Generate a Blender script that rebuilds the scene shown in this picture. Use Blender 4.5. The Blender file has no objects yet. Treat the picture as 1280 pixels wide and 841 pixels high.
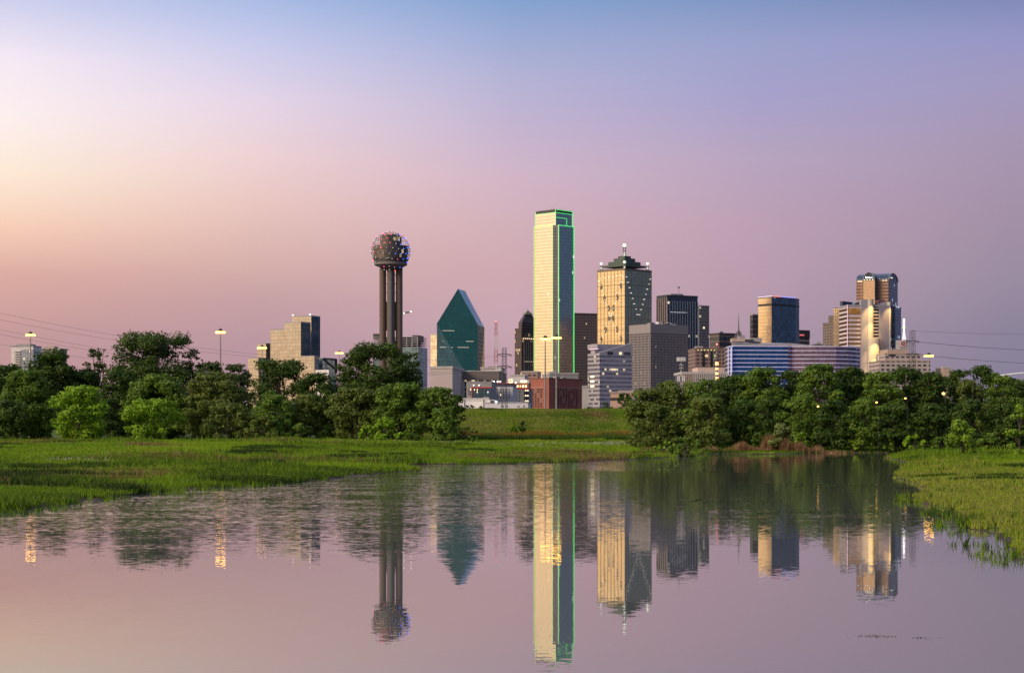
import bpy, math, random
import numpy as np
from mathutils import Vector
random.seed(7); rng = np.random.default_rng(7)
C = bpy.context.scene; COL = C.collection
F, HOR, CH = 2258.0, 541.0, 3.5          # focal length in photo pixels, horizon row, eye height above the water
R = math.radians

# ---------------------------------------------------------------- camera
cam = bpy.data.cameras.new('camera'); cam_o = bpy.data.objects.new('camera', cam); COL.objects.link(cam_o)
cam.sensor_width = 36; cam.lens = 36*F/1280; cam.shift_y = (HOR-420.5)/1280
cam.clip_start = .5; cam.clip_end = 60000
cam_o.location = (0, 0, CH); cam_o.rotation_euler = (R(90), 0, 0); C.camera = cam_o

def lin(c):
    return tuple((v/255/12.92) if v/255 <= .04045 else ((v/255+.055)/1.055)**2.4 for v in c)

# ---------------------------------------------------------------- sky
SUN_AZ, SUN_EL = -122, 27      # azimuth from the view direction (negative = left), elevation
W = bpy.data.worlds.new('World'); C.world = W; W.use_nodes = True
nt = W.node_tree; nt.nodes.clear()
def N(t, **k):
    n = nt.nodes.new(t)
    for a, b in k.items(): setattr(n, a, b)
    return n
def MT(op, a, b=None, c=None):
    n = nt.nodes.new('ShaderNodeMath'); n.operation = op
    for i, v in enumerate((a, b, c)):
        if v is None: continue
        if isinstance(v, (int, float)): n.inputs[i].default_value = v
        else: nt.links.new(v, n.inputs[i])
    return n.outputs[0]
tc = N('ShaderNodeTexCoord'); sp = N('ShaderNodeSeparateXYZ'); nt.links.new(tc.outputs['Generated'], sp.inputs[0])
az = MT('MULTIPLY', MT('ARCTAN2', sp.outputs[0], sp.outputs[1]), 180/math.pi)
el = MT('MULTIPLY', MT('ARCSINE', MT('MAXIMUM', MT('MINIMUM', sp.outputs[2], 1.0), -1.0)), 180/math.pi)
ep = MT('SQRT', MT('MAXIMUM', MT('DIVIDE', el, 90.0), 0.0))
SKS = 4.0
def pix(y): return math.degrees(math.atan((HOR-y)/F))
UP = [(24, (.32, .40, .68)), (45, (.62, .70, .95)), (90, (.62, .70, .95))]
SKY = {
 -105: [(0, (1.40, .80, .34)), (4, (1.56, 1.05, .55)), (8, (1.6, 1.18, .74)), (14, (1.5, 1.22, .90)), (28, (.95, .90, .95)), (50, (.75, .8, 1.0)), (90, (.62, .70, .95))],
 -15.5: [(0, lin((170, 132, 142))), (pix(420), lin((197, 153, 153))), (pix(350), lin((219, 170, 160))), (pix(290), lin((248, 206, 183))), (pix(230), lin((253, 232, 210))), (pix(160), lin((253, 238, 237))), (pix(90), lin((245, 232, 244))), (pix(20), lin((205, 207, 238)))] + UP,
 -8: [(0, lin((165, 132, 145))), (pix(430), lin((186, 150, 160))), (pix(380), lin((197, 158, 162))), (pix(330), lin((214, 175, 170))), (pix(260), lin((233, 196, 190))), (pix(200), lin((238, 208, 210))), (pix(130), lin((229, 212, 231))), (pix(60), lin((200, 202, 236))), (pix(0), lin((166, 186, 229)))] + UP,
 0: [(0, lin((170, 138, 150))), (pix(470), lin((188, 154, 167))), (pix(400), lin((200, 165, 177))), (pix(340), lin((206, 167, 176))), (pix(280), lin((210, 175, 184))), (pix(220), lin((209, 180, 198))), (pix(160), lin((196, 179, 208))), (pix(100), lin((180, 178, 213))), (pix(50), lin((158, 171, 213))), (pix(0), lin((130, 162, 208)))] + UP,
 7.7: [(0, lin((155, 132, 150))), (pix(470), lin((168, 142, 160))), (pix(350), lin((184, 155, 172))), (pix(280), lin((188, 158, 179))), (pix(200), lin((183, 163, 191))), (pix(120), lin((165, 160, 204))), (pix(60), lin((155, 161, 203))), (pix(0), lin((125, 149, 196)))] + UP,
 15.5: [(0, lin((126, 120, 144))), (pix(420), lin((138, 130, 154))), (pix(350), lin((154, 139, 161))), (pix(280), lin((162, 143, 166))), (pix(200), lin((166, 148, 176))), (pix(120), lin((161, 152, 191))), (pix(60), lin((148, 149, 197))), (pix(0), lin((120, 132, 178)))] + UP,
 60: [(0, (.036, .070, .13)), (8, (.05, .095, .18)), (20, (.14, .2, .36)), (45, (.4, .48, .75)), (90, (.62, .70, .95))],
 110: [(0, (.036, .072, .135)), (8, (.05, .10, .19)), (20, (.16, .22, .38)), (45, (.42, .5, .78)), (90, (.62, .70, .95))],
 180: [(0, (.26, .21, .22)), (8, (.26, .24, .30)), (25, (.45, .46, .58)), (50, (.6, .66, .9)), (90, (.62, .70, .95))],
}
for k_ in (-15.5, -8, 0, 7.7, 15.5):      # dusk colours greyed slightly towards their own brightness
    SKY[k_] = [(e, tuple(.965*v+.035*(.3*c[0]+.5*c[1]+.2*c[2])*1.1+.003 for v in c)) if e < 14 else (e, c) for e, c in SKY[k_]]
def ramp(st):
    n = N('ShaderNodeValToRGB'); cr = n.color_ramp; cr.interpolation = 'EASE' if False else 'LINEAR'
    for i, (e, c) in enumerate(st):
        p = min(1, math.sqrt(max(0, e)/90))
        x = cr.elements[i] if i < 2 else cr.elements.new(p)
        x.position = p; x.color = tuple(v/SKS for v in c)+(1,)
    nt.links.new(ep, n.inputs[0]); return n.outputs[0]
order = [-180, -105, -15.5, -8, 0, 7.7, 15.5, 60, 110, 180]
cols = {k: ramp(SKY[k]) for k in SKY}; cols[-180] = cols[180]
cur = cols[-180]
for a, b in zip(order, order[1:]):
    m = N('ShaderNodeMapRange', interpolation_type='LINEAR' if abs(b) <= 16 and abs(a) <= 16 else 'SMOOTHSTEP')
    m.inputs['From Min'].default_value = a; m.inputs['From Max'].default_value = b
    nt.links.new(az, m.inputs['Value'])
    x = N('ShaderNodeMix', data_type='RGBA'); nt.links.new(m.outputs[0], x.inputs[0])
    nt.links.new(cur, x.inputs[6]); nt.links.new(cols[b], x.inputs[7]); cur = x.outputs[2]
bg = N('ShaderNodeBackground'); bg.inputs['Strength'].default_value = SKS; nt.links.new(cur, bg.inputs[0])
wo = N('ShaderNodeOutputWorld'); nt.links.new(bg.outputs[0], wo.inputs[0])

# ---------------------------------------------------------------- last glow of the sun, low behind the left shoulder
sun = bpy.data.lights.new('sun', 'SUN'); sun.energy = 3.6; sun.angle = R(22); sun.color = (1, .80, .58)
sun_o = bpy.data.objects.new('sun', sun); COL.objects.link(sun_o)
sd = Vector((math.sin(R(SUN_AZ))*math.cos(R(SUN_EL)), math.cos(R(SUN_AZ))*math.cos(R(SUN_EL)), math.sin(R(SUN_EL))))
sun_o.rotation_euler = sd.to_track_quat('Z', 'Y').to_euler(); sun_o.location = sd*300

vs = C.view_settings; vs.view_transform = 'Standard'; vs.look = 'None'; vs.exposure = 0; vs.gamma = 1; vs.use_curve_mapping = False
C.render.engine = 'CYCLES'; cy = C.cycles
cy.use_denoising = True; cy.max_bounces = 5; cy.diffuse_bounces = 2; cy.glossy_bounces = 4; cy.transmission_bounces = 3
cy.sample_clamp_indirect = 12; cy.caustics_reflective = False; cy.caustics_refractive = False

# ---------------------------------------------------------------- materials
def newmat(name):
    global nt
    m = bpy.data.materials.new(name); m.use_nodes = True; nt = m.node_tree; nt.nodes.clear()
    p = N('ShaderNodeBsdfPrincipled'); o = N('ShaderNodeOutputMaterial'); nt.links.new(p.outputs[0], o.inputs[0])
    return m, p, o
def setp(p, **k):
    for a, b in k.items():
        s = p.inputs[a.replace('_', ' ')]
        if hasattr(b, 'links') or isinstance(b, bpy.types.NodeSocket): nt.links.new(b, s)
        else: s.default_value = (tuple(b)+(1,)) if isinstance(b, (tuple, list)) and len(b) == 3 else b
def mixc(f, a, b):
    n = N('ShaderNodeMix', data_type='RGBA')
    for i, v in ((0, f), (6, a), (7, b)):
        if isinstance(v, bpy.types.NodeSocket): nt.links.new(v, n.inputs[i])
        elif i == 0: n.inputs[0].default_value = v
        else: n.inputs[i].default_value = tuple(v)+(1,)
    return n.outputs[2]
def mixf(f, a, b):
    n = N('ShaderNodeMix', data_type='FLOAT')
    for i, v in ((0, f), (2, a), (3, b)):
        if isinstance(v, bpy.types.NodeSocket): nt.links.new(v, n.inputs[i])
        else: n.inputs[i].default_value = v
    return n.outputs[0]
def noise(scale, vec=None, detail=3):
    n = N('ShaderNodeTexNoise'); n.inputs['Scale'].default_value = scale; n.inputs['Detail'].default_value = detail
    if vec is not None: nt.links.new(vec, n.inputs['Vector'])
    return n
MATS = {}
def plain(name, col, rough=.7, metal=0, var=.12, scale=.25):
    """wall paint, concrete, stone, metal: slight weathering from object-space noise"""
    if name in MATS: return MATS[name]
    m, p, o = newmat(name)
    t = N('ShaderNodeTexCoord'); n = noise(scale, t.outputs['Object'], 4)
    c = mixc(n.outputs[0], tuple(v*(1-var*2) for v in col), tuple(min(1, v*(1+var*2)) for v in col))
    setp(p, Base_Color=c, Roughness=rough, Metallic=metal); MATS[name] = m; return m
def glow(name, col, s):
    if name in MATS: return MATS[name]
    m, p, o = newmat(name); setp(p, Base_Color=(.5, .5, .5), Emission_Color=col, Emission_Strength=s)
    m.cycles.emission_sampling = 'NONE'; MATS[name] = m; return m
def facade(name, glass, frame, pw=3., ph=3.9, fw=.1, fh=.25, metal=.8, rough=.12, lit=.02, litc=(1, .72, .36), lits=1.2, var=.25, tilt=.008, fmetal=0., frough=.6, seed=0., rows=0., warp=0.):
    """a curtain wall: panes pw x ph metres in UV space, fw/fh of it frame and spandrel, every pane slightly its own"""
    if name in MATS: return MATS[name]
    m, p, o = newmat(name)
    uv = N('ShaderNodeUVMap'); s = N('ShaderNodeSeparateXYZ'); nt.links.new(uv.outputs[0], s.inputs[0])
    U = MT('DIVIDE', s.outputs[0], pw); V = MT('DIVIDE', s.outputs[1], ph)
    fu = MT('FRACT', U); fv = MT('FRACT', V)
    mask = MT('MAXIMUM', MT('LESS_THAN', fu, fw), MT('LESS_THAN', fv, fh))
    cb = N('ShaderNodeCombineXYZ'); nt.links.new(MT('FLOOR', U), cb.inputs[0]); nt.links.new(MT('FLOOR', V), cb.inputs[1]); cb.inputs[2].default_value = seed
    wn = N('ShaderNodeTexWhiteNoise', noise_dimensions='3D'); nt.links.new(cb.outputs[0], wn.inputs['Vector'])
    r1 = wn.outputs['Value']; sc = N('ShaderNodeSeparateColor'); nt.links.new(wn.outputs['Color'], sc.inputs[0])
    g = mixc(r1, tuple(v*(1-var) for v in glass), tuple(min(1, v*(1+var)) for v in glass))
    geo = N('ShaderNodeNewGeometry')
    if frame is None:
        base, me, ro = g, metal, rough
    else:
        base = mixc(mask, g, frame); me = mixf(mask, metal, fmetal); ro = mixf(mask, rough, frough)
    setp(p, Base_Color=base, Metallic=me, Roughness=ro)
    if tilt or warp:
        v1 = N('ShaderNodeVectorMath', operation='SUBTRACT'); nt.links.new(wn.outputs['Color'], v1.inputs[0]); v1.inputs[1].default_value = (.5, .5, .5)
        v2 = N('ShaderNodeVectorMath', operation='SCALE'); nt.links.new(v1.outputs[0], v2.inputs[0]); v2.inputs['Scale'].default_value = tilt*2
        
        if warp:
            wz = noise(.035, uv.outputs[0], 2); w1 = N('ShaderNodeVectorMath', operation='SUBTRACT'); nt.links.new(wz.outputs['Color'], w1.inputs[0]); w1.inputs[1].default_value = (.5, .5, .5)
            w2_ = N('ShaderNodeVectorMath', operation='SCALE'); nt.links.new(w1.outputs[0], w2_.inputs[0]); w2_.inputs['Scale'].default_value = warp
            w3_ = N('ShaderNodeVectorMath', operation='ADD'); nt.links.new(w2_.outputs[0], w3_.inputs[0]); nt.links.new(v2.outputs[0], w3_.inputs[1]); v2 = w3_
        v3 = N('ShaderNodeVectorMath', operation='ADD'); nt.links.new(v2.outputs[0], v3.inputs[0]); nt.links.new(geo.outputs['Normal'], v3.inputs[1])
        v4 = N('ShaderNodeVectorMath', operation='NORMALIZE'); nt.links.new(v3.outputs[0], v4.inputs[0]); nt.links.new(v4.outputs[0], p.inputs['Normal'])
    if lit:
        rr = sc.outputs[1]
        if rows:      # some floors have most of their lights on
            c2 = N('ShaderNodeCombineXYZ'); nt.links.new(MT('FLOOR', V), c2.inputs[1]); c2.inputs[2].default_value = seed+3
            c2.inputs[0].default_value = 0; nt.links.new(MT('FLOOR', MT('DIVIDE', U, 9.0)), c2.inputs[0])
            w2 = N('ShaderNodeTexWhiteNoise', noise_dimensions='3D'); nt.links.new(c2.outputs[0], w2.inputs['Vector'])
            thr = MT('ADD', MT('MULTIPLY', MT('LESS_THAN', w2.outputs[0], rows), .55), lit)
        else: thr = lit
        on = MT('MULTIPLY', MT('LESS_THAN', rr, thr), MT('SUBTRACT', 1.0, mask))
        setp(p, Emission_Color=litc, Emission_Strength=MT('MULTIPLY', on, MT('MULTIPLY', MT('ADD', sc.outputs[2], .3), lits)))
        m.cycles.emission_sampling = 'NONE'
    MATS[name] = m; return m

# ---------------------------------------------------------------- mesh builder and things
class MB:
    def __init__(s): s.v = []; s.f = []; s.uv = []; s.mi = []
    def face(s, pts, uvs=None, mi=0):
        b = len(s.v); s.v += [tuple(p) for p in pts]; s.f.append(tuple(range(b, b+len(pts))))
        s.uv += uvs if uvs else [(0, 0)]*len(pts); s.mi.append(mi)
    def box(s, fr, x0, x1, y0, y1, z0, z1, mi=0):
        P = lambda x, y, z: fr.p(x, y, z)
        def q(a, b, u0, u1): s.face([P(*a, z0), P(*b, z0), P(*b, z1), P(*a, z1)], [(u0, z0), (u1, z0), (u1, z1), (u0, z1)], mi)
        q((x0, y0), (x1, y0), x0, x1); q((x1, y0), (x1, y1), y0, y1); q((x1, y1), (x0, y1), -x1, -x0); q((x0, y1), (x0, y0), -y1, -y0)
        s.face([P(x0, y0, z1), P(x1, y0, z1), P(x1, y1, z1), P(x0, y1, z1)], None, mi)
        s.face([P(x0, y1, z0), P(x1, y1, z0), P(x1, y0, z0), P(x0, y0, z0)], None, mi)
    def prism(s, fr, poly, z0, z1, mi=0, ztop=None):
        """poly counter-clockwise in local xy, extruded; ztop(x, y) may slope the top"""
        n = len(poly); u = 0; zt = ztop or (lambda x, y: z1)
        for i in range(n):
            a, b = poly[i], poly[(i+1) % n]; L = math.hypot(b[0]-a[0], b[1]-a[1])
            s.face([fr.p(*a, z0), fr.p(*b, z0), fr.p(*b, zt(*b)), fr.p(*a, zt(*a))], [(u, z0), (u+L, z0), (u+L, zt(*b)), (u, zt(*a))], mi); u += L
        s.face([fr.p(*a, zt(*a)) for a in poly], None, mi); s.face([fr.p(*a, z0) for a in reversed(poly)], None, mi)
    def tube(s, pts, rad, n=6, caps=True):
        pts = [Vector(p) for p in pts]; rads = rad if isinstance(rad, (list, tuple)) else [rad]*len(pts); rings = []
        for i, p in enumerate(pts):
            d = (pts[min(i+1, len(pts)-1)]-pts[max(i-1, 0)]).normalized()
            a = d.cross(Vector((0, 0, 1)) if abs(d.z) < .9 else Vector((1, 0, 0))).normalized(); b = a.cross(d)
            rings.append([p+(a*math.cos(2*math.pi*k/n)+b*math.sin(2*math.pi*k/n))*rads[i] for k in range(n)])
        base = len(s.v)
        for r in rings: s.v += [tuple(q) for q in r]
        def add(f): s.f.append(tuple(f)); s.uv += [(0, 0)]*len(f); s.mi.append(0)
        for i in range(len(rings)-1):
            for k in range(n):
                k2 = (k+1) % n; add((base+i*n+k, base+(i+1)*n+k, base+(i+1)*n+k2, base+i*n+k2))
        if caps: add(range(base, base+n)); add(range(base+(len(rings)-1)*n+n-1, base+(len(rings)-1)*n-1, -1))
    def lathe(s, c, prof, n=32):
        """prof: (radius, z) bottom to top round the vertical axis at c=(x, y)"""
        for (r0, z0), (r1, z1) in zip(prof, prof[1:]):
            for k in range(n):
                a, b = 2*math.pi*k/n, 2*math.pi*(k+1)/n
                q = [(c[0]+r0*math.cos(a), c[1]+r0*math.sin(a), z0), (c[0]+r0*math.cos(b), c[1]+r0*math.sin(b), z0), (c[0]+r1*math.cos(b), c[1]+r1*math.sin(b), z1), (c[0]+r1*math.cos(a), c[1]+r1*math.sin(a), z1)]
                if r0 < 1e-6: q = [q[0], q[2], q[3]]
                elif r1 < 1e-6: q = [q[0], q[1], q[2]]
                rr = max(r0, r1); uv = [(a*rr, z0), (b*rr, z0), (b*rr, z1), (a*rr, z1)]
                s.face(q, uv[:len(q)])
    def build(s, name, mat, parent=None, smooth=False):
        off = Vector(parent_loc(parent)) if parent else Vector((0, 0, 0))
        me = bpy.data.meshes.new(name); me.from_pydata([tuple(Vector(v)-off) for v in s.v], [], s.f)
        uvl = me.uv_layers.new(name='UVMap'); uvl.data.foreach_set('uv', np.array(s.uv, 'f').ravel())
        for m in (mat if isinstance(mat, (list, tuple)) else [mat]): me.materials.append(m)
        if len(set(s.mi)) > 1: me.polygons.foreach_set('material_index', s.mi)
        if smooth: me.polygons.foreach_set('use_smooth', [True]*len(s.f))
        me.update()
        o = bpy.data.objects.new(name, me); COL.objects.link(o)
        if parent: o.parent = parent
        return o
def parent_loc(p):
    v = Vector((0, 0, 0))
    while p: v += p.location; p = p.parent
    return v
def tag(o, label=None, cat=None, group=None, kind=None):
    for k, v in (('label', label), ('category', cat), ('group', group), ('kind', kind)):
        if v: o[k] = v
    return o
def thing(name, label, cat, loc, group=None):
    o = bpy.data.objects.new(name, None); COL.objects.link(o); o.location = loc; o.empty_display_size = 1
    return tag(o, label, cat, group)
def X(px, d): return (px-640)*d/F
def H(py, d): return CH+(HOR-py)*d/F
CITY = 5.0
class Frame:
    def __init__(s, o, r, l, d, ss=0, tt=0): s.o, s.r, s.l, s.d, s.s, s.t = o, r, l, d, ss, tt
    def p(s, x, y, z): return (s.o[0]+s.r[0]*x+s.l[0]*y, s.o[1]+s.r[1]*x+s.l[1]*y, z)
    def z(s, py, x=0, y=0): return H(py, s.o[1]+s.r[1]*x+s.l[1]*y)
    def ux(s, px, y=0):      # local x where column px meets the plane at this local y
        k = (px-640)/F; ox, oy = s.o[0]+s.l[0]*y, s.o[1]+s.l[1]*y
        return (k*oy-ox)/(s.r[0]-k*s.r[1])
    def vy(s, px, x=0):
        k = (px-640)/F; ox, oy = s.o[0]+s.r[0]*x, s.o[1]+s.r[1]*x
        return (k*oy-ox)/(s.l[0]-k*s.l[1])
    def mid(s): return s.p(s.s/2, s.t/2, CITY)
def corner(xl, xc, xr, d, th):
    """near corner seen at xc; the left wall runs to xl, the right wall to xr; th = how far the left wall turns away"""
    c, n = math.cos(R(th)), math.sin(R(th)); fr = Frame((X(xc, d), d), (n, c), (-c, n), d)
    fr.s = fr.ux(xr); fr.t = fr.vy(xl); return fr
def front(xl, xr, d, depth, rot=0):
    c, n = math.cos(R(rot)), math.sin(R(rot)); fr = Frame((X(xl, d), d), (c, n), (-n, c), d)
    fr.s = fr.ux(xr); fr.t = depth; return fr
def part(th, name, mat, fr, *b, smooth=False):
    m = MB(); m.box(fr, *b); return m.build(name, mat, th, smooth)
# ---------------------------------------------------------------- ground, levee and water
def wp(px, py): d = F*CH/(py-HOR); return ((px-640)*d/F, d)
SHORE = [(-46, 18), (-40, 40), (-33, 62)] + [wp(*p) for p in [(-60, 648), (0, 640), (50, 634), (100, 627), (160, 619), (240, 611), (330, 606), (400, 600), (440, 594.5), (480, 591), (518, 588.4), (526, 587.4),
  (510, 585.2), (488, 582.8), (470, 581.4), (480, 580.6), (530, 580.4), (600, 580.2), (660, 579.2), (720, 577.4), (790, 574), (846, 571), (872, 569), (884, 567.4),
  (905, 566.6), (940, 567.8), (985, 567.4), (1010, 566.4), (1070, 565.8), (1130, 565.4), (1140, 566.6), (1108, 571), (1128, 576), (1146, 580), (1128, 588), (1120, 596), (1146, 604), (1172, 614), (1176, 620), (1142, 622.5),
  (1190, 633), (1208, 646), (1240, 668), (1262, 682), (1280, 693), (1330, 720)]] + [(16, 36), (24, 18)]
SH = np.array(SHORE)
def vnoise(x, y, s, seed):
    """smooth value noise, vectorised"""
    x = np.asarray(x, float)/s+seed*17.3; y = np.asarray(y, float)/s+seed*9.7; xi = np.floor(x); yi = np.floor(y); fx = x-xi; fy = y-yi
    fx = fx*fx*(3-2*fx); fy = fy*fy*(3-2*fy)
    h = lambda a, b: np.modf(np.abs(np.sin(a*127.1+b*311.7+seed*3.1)*43758.5453))[0]
    return (h(xi, yi)*(1-fx)+h(xi+1, yi)*fx)*(1-fy)+(h(xi, yi+1)*(1-fx)+h(xi+1, yi+1)*fx)*fy
def sdist(x, y):
    """distance from the shoreline, positive on land"""
    x = np.asarray(x, float); y = np.asarray(y, float); d = np.full(x.shape, 1e9); ins = np.zeros(x.shape, bool); n = len(SH)
    for i in range(n):
        (ax, ay), (bx, by) = SH[i], SH[(i+1) % n]; ex, ey = bx-ax, by-ay
        t = np.clip(((x-ax)*ex+(y-ay)*ey)/(ex*ex+ey*ey), 0, 1); d = np.minimum(d, np.hypot(x-ax-t*ex, y-ay-t*ey))
        if by != ay: ins ^= ((ay > y) != (by > y)) & (x < ex*(y-ay)/(by-ay)+ax)
    d = d+(vnoise(x, y, 3.5, 1)-.5)*1.6+(vnoise(x, y, 1.2, 2)-.5)*.7*(d < 6)
    return np.where(ins, -d, d)
ss = lambda a, b, v: (lambda t: t*t*(3-2*t))(np.clip((v-a)/(b-a), 0, 1))
def height(x, y):
    x = np.asarray(x, float); y = np.asarray(y, float); s = sdist(x, y)
    land = .12*ss(0, .6, s)+.25*ss(0, 6, s)+1.55*ss(2, 75, s)+(vnoise(x, y, 14, 4)-.5)*.45*ss(3, 25, s)+(vnoise(x, y, 3, 5)-.5)*.16*ss(1, 6, s)
    land = land*(1-ss(330, 390, y))+(2.0+(vnoise(x, y, 9, 6)-.5)*.2)*ss(330, 390, y)
    land = land+(7.55+(vnoise(x, y*0, 6, 71)-.5)*.28+(vnoise(x, y*0, 1.7, 72)-.5)*.10)*ss(398, 462, y)+.0*x-4.5*ss(480, 540, y)
    return np.where(s < 0, np.maximum(-1.6, s*.35)-.03, land)
def gz(x, y): return float(height(np.array([x]), np.array([y]))[0])
ds = [4.0]
while ds[-1] < 640: ds.append(ds[-1]*(1.0052 if 45 < ds[-1] < 480 else 1.03))
while ds[-1] < 45000: ds.append(ds[-1]*1.35)
ds = np.array(ds)
ang = np.radians(np.concatenate([np.linspace(-80, -20, 50)[:-1], np.linspace(-20, 20, 400), np.linspace(20, 80, 50)[1:]]))
DD, AA = np.meshgrid(ds, ang, indexing='ij'); GX = DD*np.tan(AA); GY = DD
GZ = height(GX.ravel(), GY.ravel()).reshape(GX.shape); nr, nc = GX.shape
def npmesh(name, co, faces, k, mats, attr=None, mi=None, smooth=False, parent=None):
    me = bpy.data.meshes.new(name); nf = len(faces)
    me.vertices.add(len(co)); me.vertices.foreach_set('co', np.ascontiguousarray(co, 'f').ravel())
    me.loops.add(nf*k); me.loops.foreach_set('vertex_index', np.ascontiguousarray(faces, 'i').ravel())
    me.polygons.add(nf); me.polygons.foreach_set('loop_start', np.arange(nf, dtype='i')*k)
    for m in mats: me.materials.append(m)
    if attr is not None:
        a = me.attributes.new('tint', 'FLOAT', 'FACE'); a.data.foreach_set('value', np.ascontiguousarray(attr, 'f'))
    if mi is not None: me.polygons.foreach_set('material_index', np.ascontiguousarray(mi, 'i'))
    if smooth: me.polygons.foreach_set('use_smooth', np.ones(nf, bool))
    me.update(calc_edges=True); me.validate()
    o = bpy.data.objects.new(name, me); COL.objects.link(o)
    if parent: o.parent = parent
    return o
ii, jj = np.meshgrid(np.arange(nr-1), np.arange(nc-1), indexing='ij'); a = (ii*nc+jj).ravel()
quads = np.stack([a, a+1, a+nc+1, a+nc], 1)

m_soil, p, o = newmat('meadow_ground')
tcn = N('ShaderNodeTexCoord'); n1 = noise(.045, tcn.outputs['Object'], 5); n2 = noise(.5, tcn.outputs['Object'], 5); n3 = noise(.012, tcn.outputs['Object'], 2)
c = mixc(n1.outputs[0], (.035, .07, .008), (.085, .14, .018))
c = mixc(MT('MULTIPLY', n2.outputs[0], .6), c, (.06, .075, .022))
r = N('ShaderNodeMapRange'); nt.links.new(n3.outputs[0], r.inputs[0]); r.inputs[1].default_value = .5; r.inputs[2].default_value = .7
c = mixc(MT('MULTIPLY', r.outputs[0], .5), c, (.11, .10, .03))
sz_ = N('ShaderNodeSeparateXYZ'); nt.links.new(tcn.outputs['Object'], sz_.inputs[0]); mr_ = N('ShaderNodeMapRange'); nt.links.new(sz_.outputs[2], mr_.inputs[0]); mr_.inputs[1].default_value = .10; mr_.inputs[2].default_value = .28
c = mixc(mr_.outputs[0], (.055, .042, .03), c)      # wet mud at the waterline
bu = N('ShaderNodeBump'); bu.inputs['Distance'].default_value = .5; bu.inputs['Strength'].default_value = .8; nt.links.new(n2.outputs[0], bu.inputs['Height'])
setp(p, Base_Color=c, Roughness=.9, Normal=bu.outputs[0], Specular_IOR_Level=.15)
m_city = plain('city_paving', (.07, .07, .075), .9)
g = npmesh('ground', np.stack([GX, GY, GZ], -1).reshape(-1, 3), quads, 4, [m_soil, m_city], mi=(GY.ravel()[a] > 520), smooth=True)
tag(g, kind='structure', label='green floodplain meadow with a grassy levee behind it')

m_w, p, o = newmat('river_water')
tcn = N('ShaderNodeTexCoord'); spx = N('ShaderNodeSeparateXYZ'); nt.links.new(tcn.outputs['Object'], spx.inputs[0])
mp = N('ShaderNodeMapping'); mp.inputs['Scale'].default_value = (.5, 1, 1); nt.links.new(tcn.outputs['Object'], mp.inputs[0])
na = noise(6.5, mp.outputs[0], 2); nb = noise(.35, mp.outputs[0], 2)
big = noise(.035, tcn.outputs['Object'], 2)
def MR(v, a, b, lo=0., hi=1.):
    n = N('ShaderNodeMapRange', interpolation_type='SMOOTHSTEP'); nt.links.new(v, n.inputs[0]); n.inputs[1].default_value = a; n.inputs[2].default_value = b; n.inputs[3].default_value = lo; n.inputs[4].default_value = hi
    return n.outputs[0]
yy = MT('ADD', spx.outputs[1], MT('MULTIPLY', MT('SUBTRACT', big.outputs[0], .5), 26.0))
band = MT('MULTIPLY', MR(yy, 44, 86), MR(yy, 185, 260, 1, .6))
side = MR(MT('DIVIDE', spx.outputs[0], MT('MAXIMUM', spx.outputs[1], 1.0)), -.06, .08, 1.0, .16)
far = MT('MULTIPLY', MR(yy, 158, 176), MR(spx.outputs[0], 8, 30, 1, .12))
amp = MT('ADD', .011, MT('MULTIPLY', MT('MAXIMUM', MT('MULTIPLY', band, side), far), MT('MULTIPLY', MR(nb.outputs[0], .3, .7, .25, 1.0), .33)))
vs1 = N('ShaderNodeVectorMath', operation='ADD'); nt.links.new(na.outputs['Color'], vs1.inputs[0]); vs1.inputs[1].default_value = (-.5, -.5, -.5)
vs2 = N('ShaderNodeVectorMath', operation='MULTIPLY'); nt.links.new(vs1.outputs[0], vs2.inputs[0]); vs2.inputs[1].default_value = (.5, 1, 0)
vs3 = N('ShaderNodeVectorMath', operation='SCALE'); nt.links.new(vs2.outputs[0], vs3.inputs[0]); nt.links.new(amp, vs3.inputs['Scale'])
vs4 = N('ShaderNodeVectorMath', operation='ADD'); nt.links.new(vs3.outputs[0], vs4.inputs[0]); vs4.inputs[1].default_value = (0, 0, 1)
vs5 = N('ShaderNodeVectorMath', operation='NORMALIZE'); nt.links.new(vs4.outputs[0], vs5.inputs[0])
setp(p, Base_Color=(.10, .10, .09), Roughness=.0, IOR=1.46, Normal=vs5.outputs[0], Specular_IOR_Level=.5)
mb = MB(); mb.face([(-900, 2, 0), (900, 2, 0), (900, 385, 0), (-900, 385, 0)])
wt = mb.build('water', m_w); tag(wt, kind='structure', label='calm river water mirroring the dusk sky and skyline')

# ---------------------------------------------------------------- grass, weeds, flowers, reeds
def leafmat(name, stops, trans=.3, rough=.65):
    m, p, o = newmat(name)
    at = N('ShaderNodeAttribute', attribute_name='tint'); cr = N('ShaderNodeValToRGB'); nt.links.new(at.outputs['Fac'], cr.inputs[0])
    for i, (q, cc) in enumerate(stops):
        e = cr.color_ramp.elements[i] if i < 2 else cr.color_ramp.elements.new(q)
        e.position = q; e.color = tuple(cc)+(1,)
    setp(p, Base_Color=cr.outputs[0], Roughness=rough, Specular_IOR_Level=.2)
    tr = N('ShaderNodeBsdfTranslucent'); nt.links.new(cr.outputs[0], tr.inputs[0]); mx = N('ShaderNodeMixShader'); mx.inputs[0].default_value = trans
    nt.links.new(p.outputs[0], mx.inputs[1]); nt.links.new(tr.outputs[0], mx.inputs[2]); nt.links.new(mx.outputs[0], o.inputs[0]); return m
m_grass = leafmat('grass_blades', [(0, (.025, .045, .008)), (.25, (.08, .145, .007)), (.55, (.185, .30, .009)), (.75, (.28, .35, .022)), (.86, (.24, .20, .075)), (1, (.14, .07, .03))], .4)
m_flower = leafmat('rust_flowers', [(0, (.055, .11, .012)), (.25, (.10, .12, .015)), (.5, (.24, .12, .02)), (1, (.36, .16, .025))])
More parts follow.
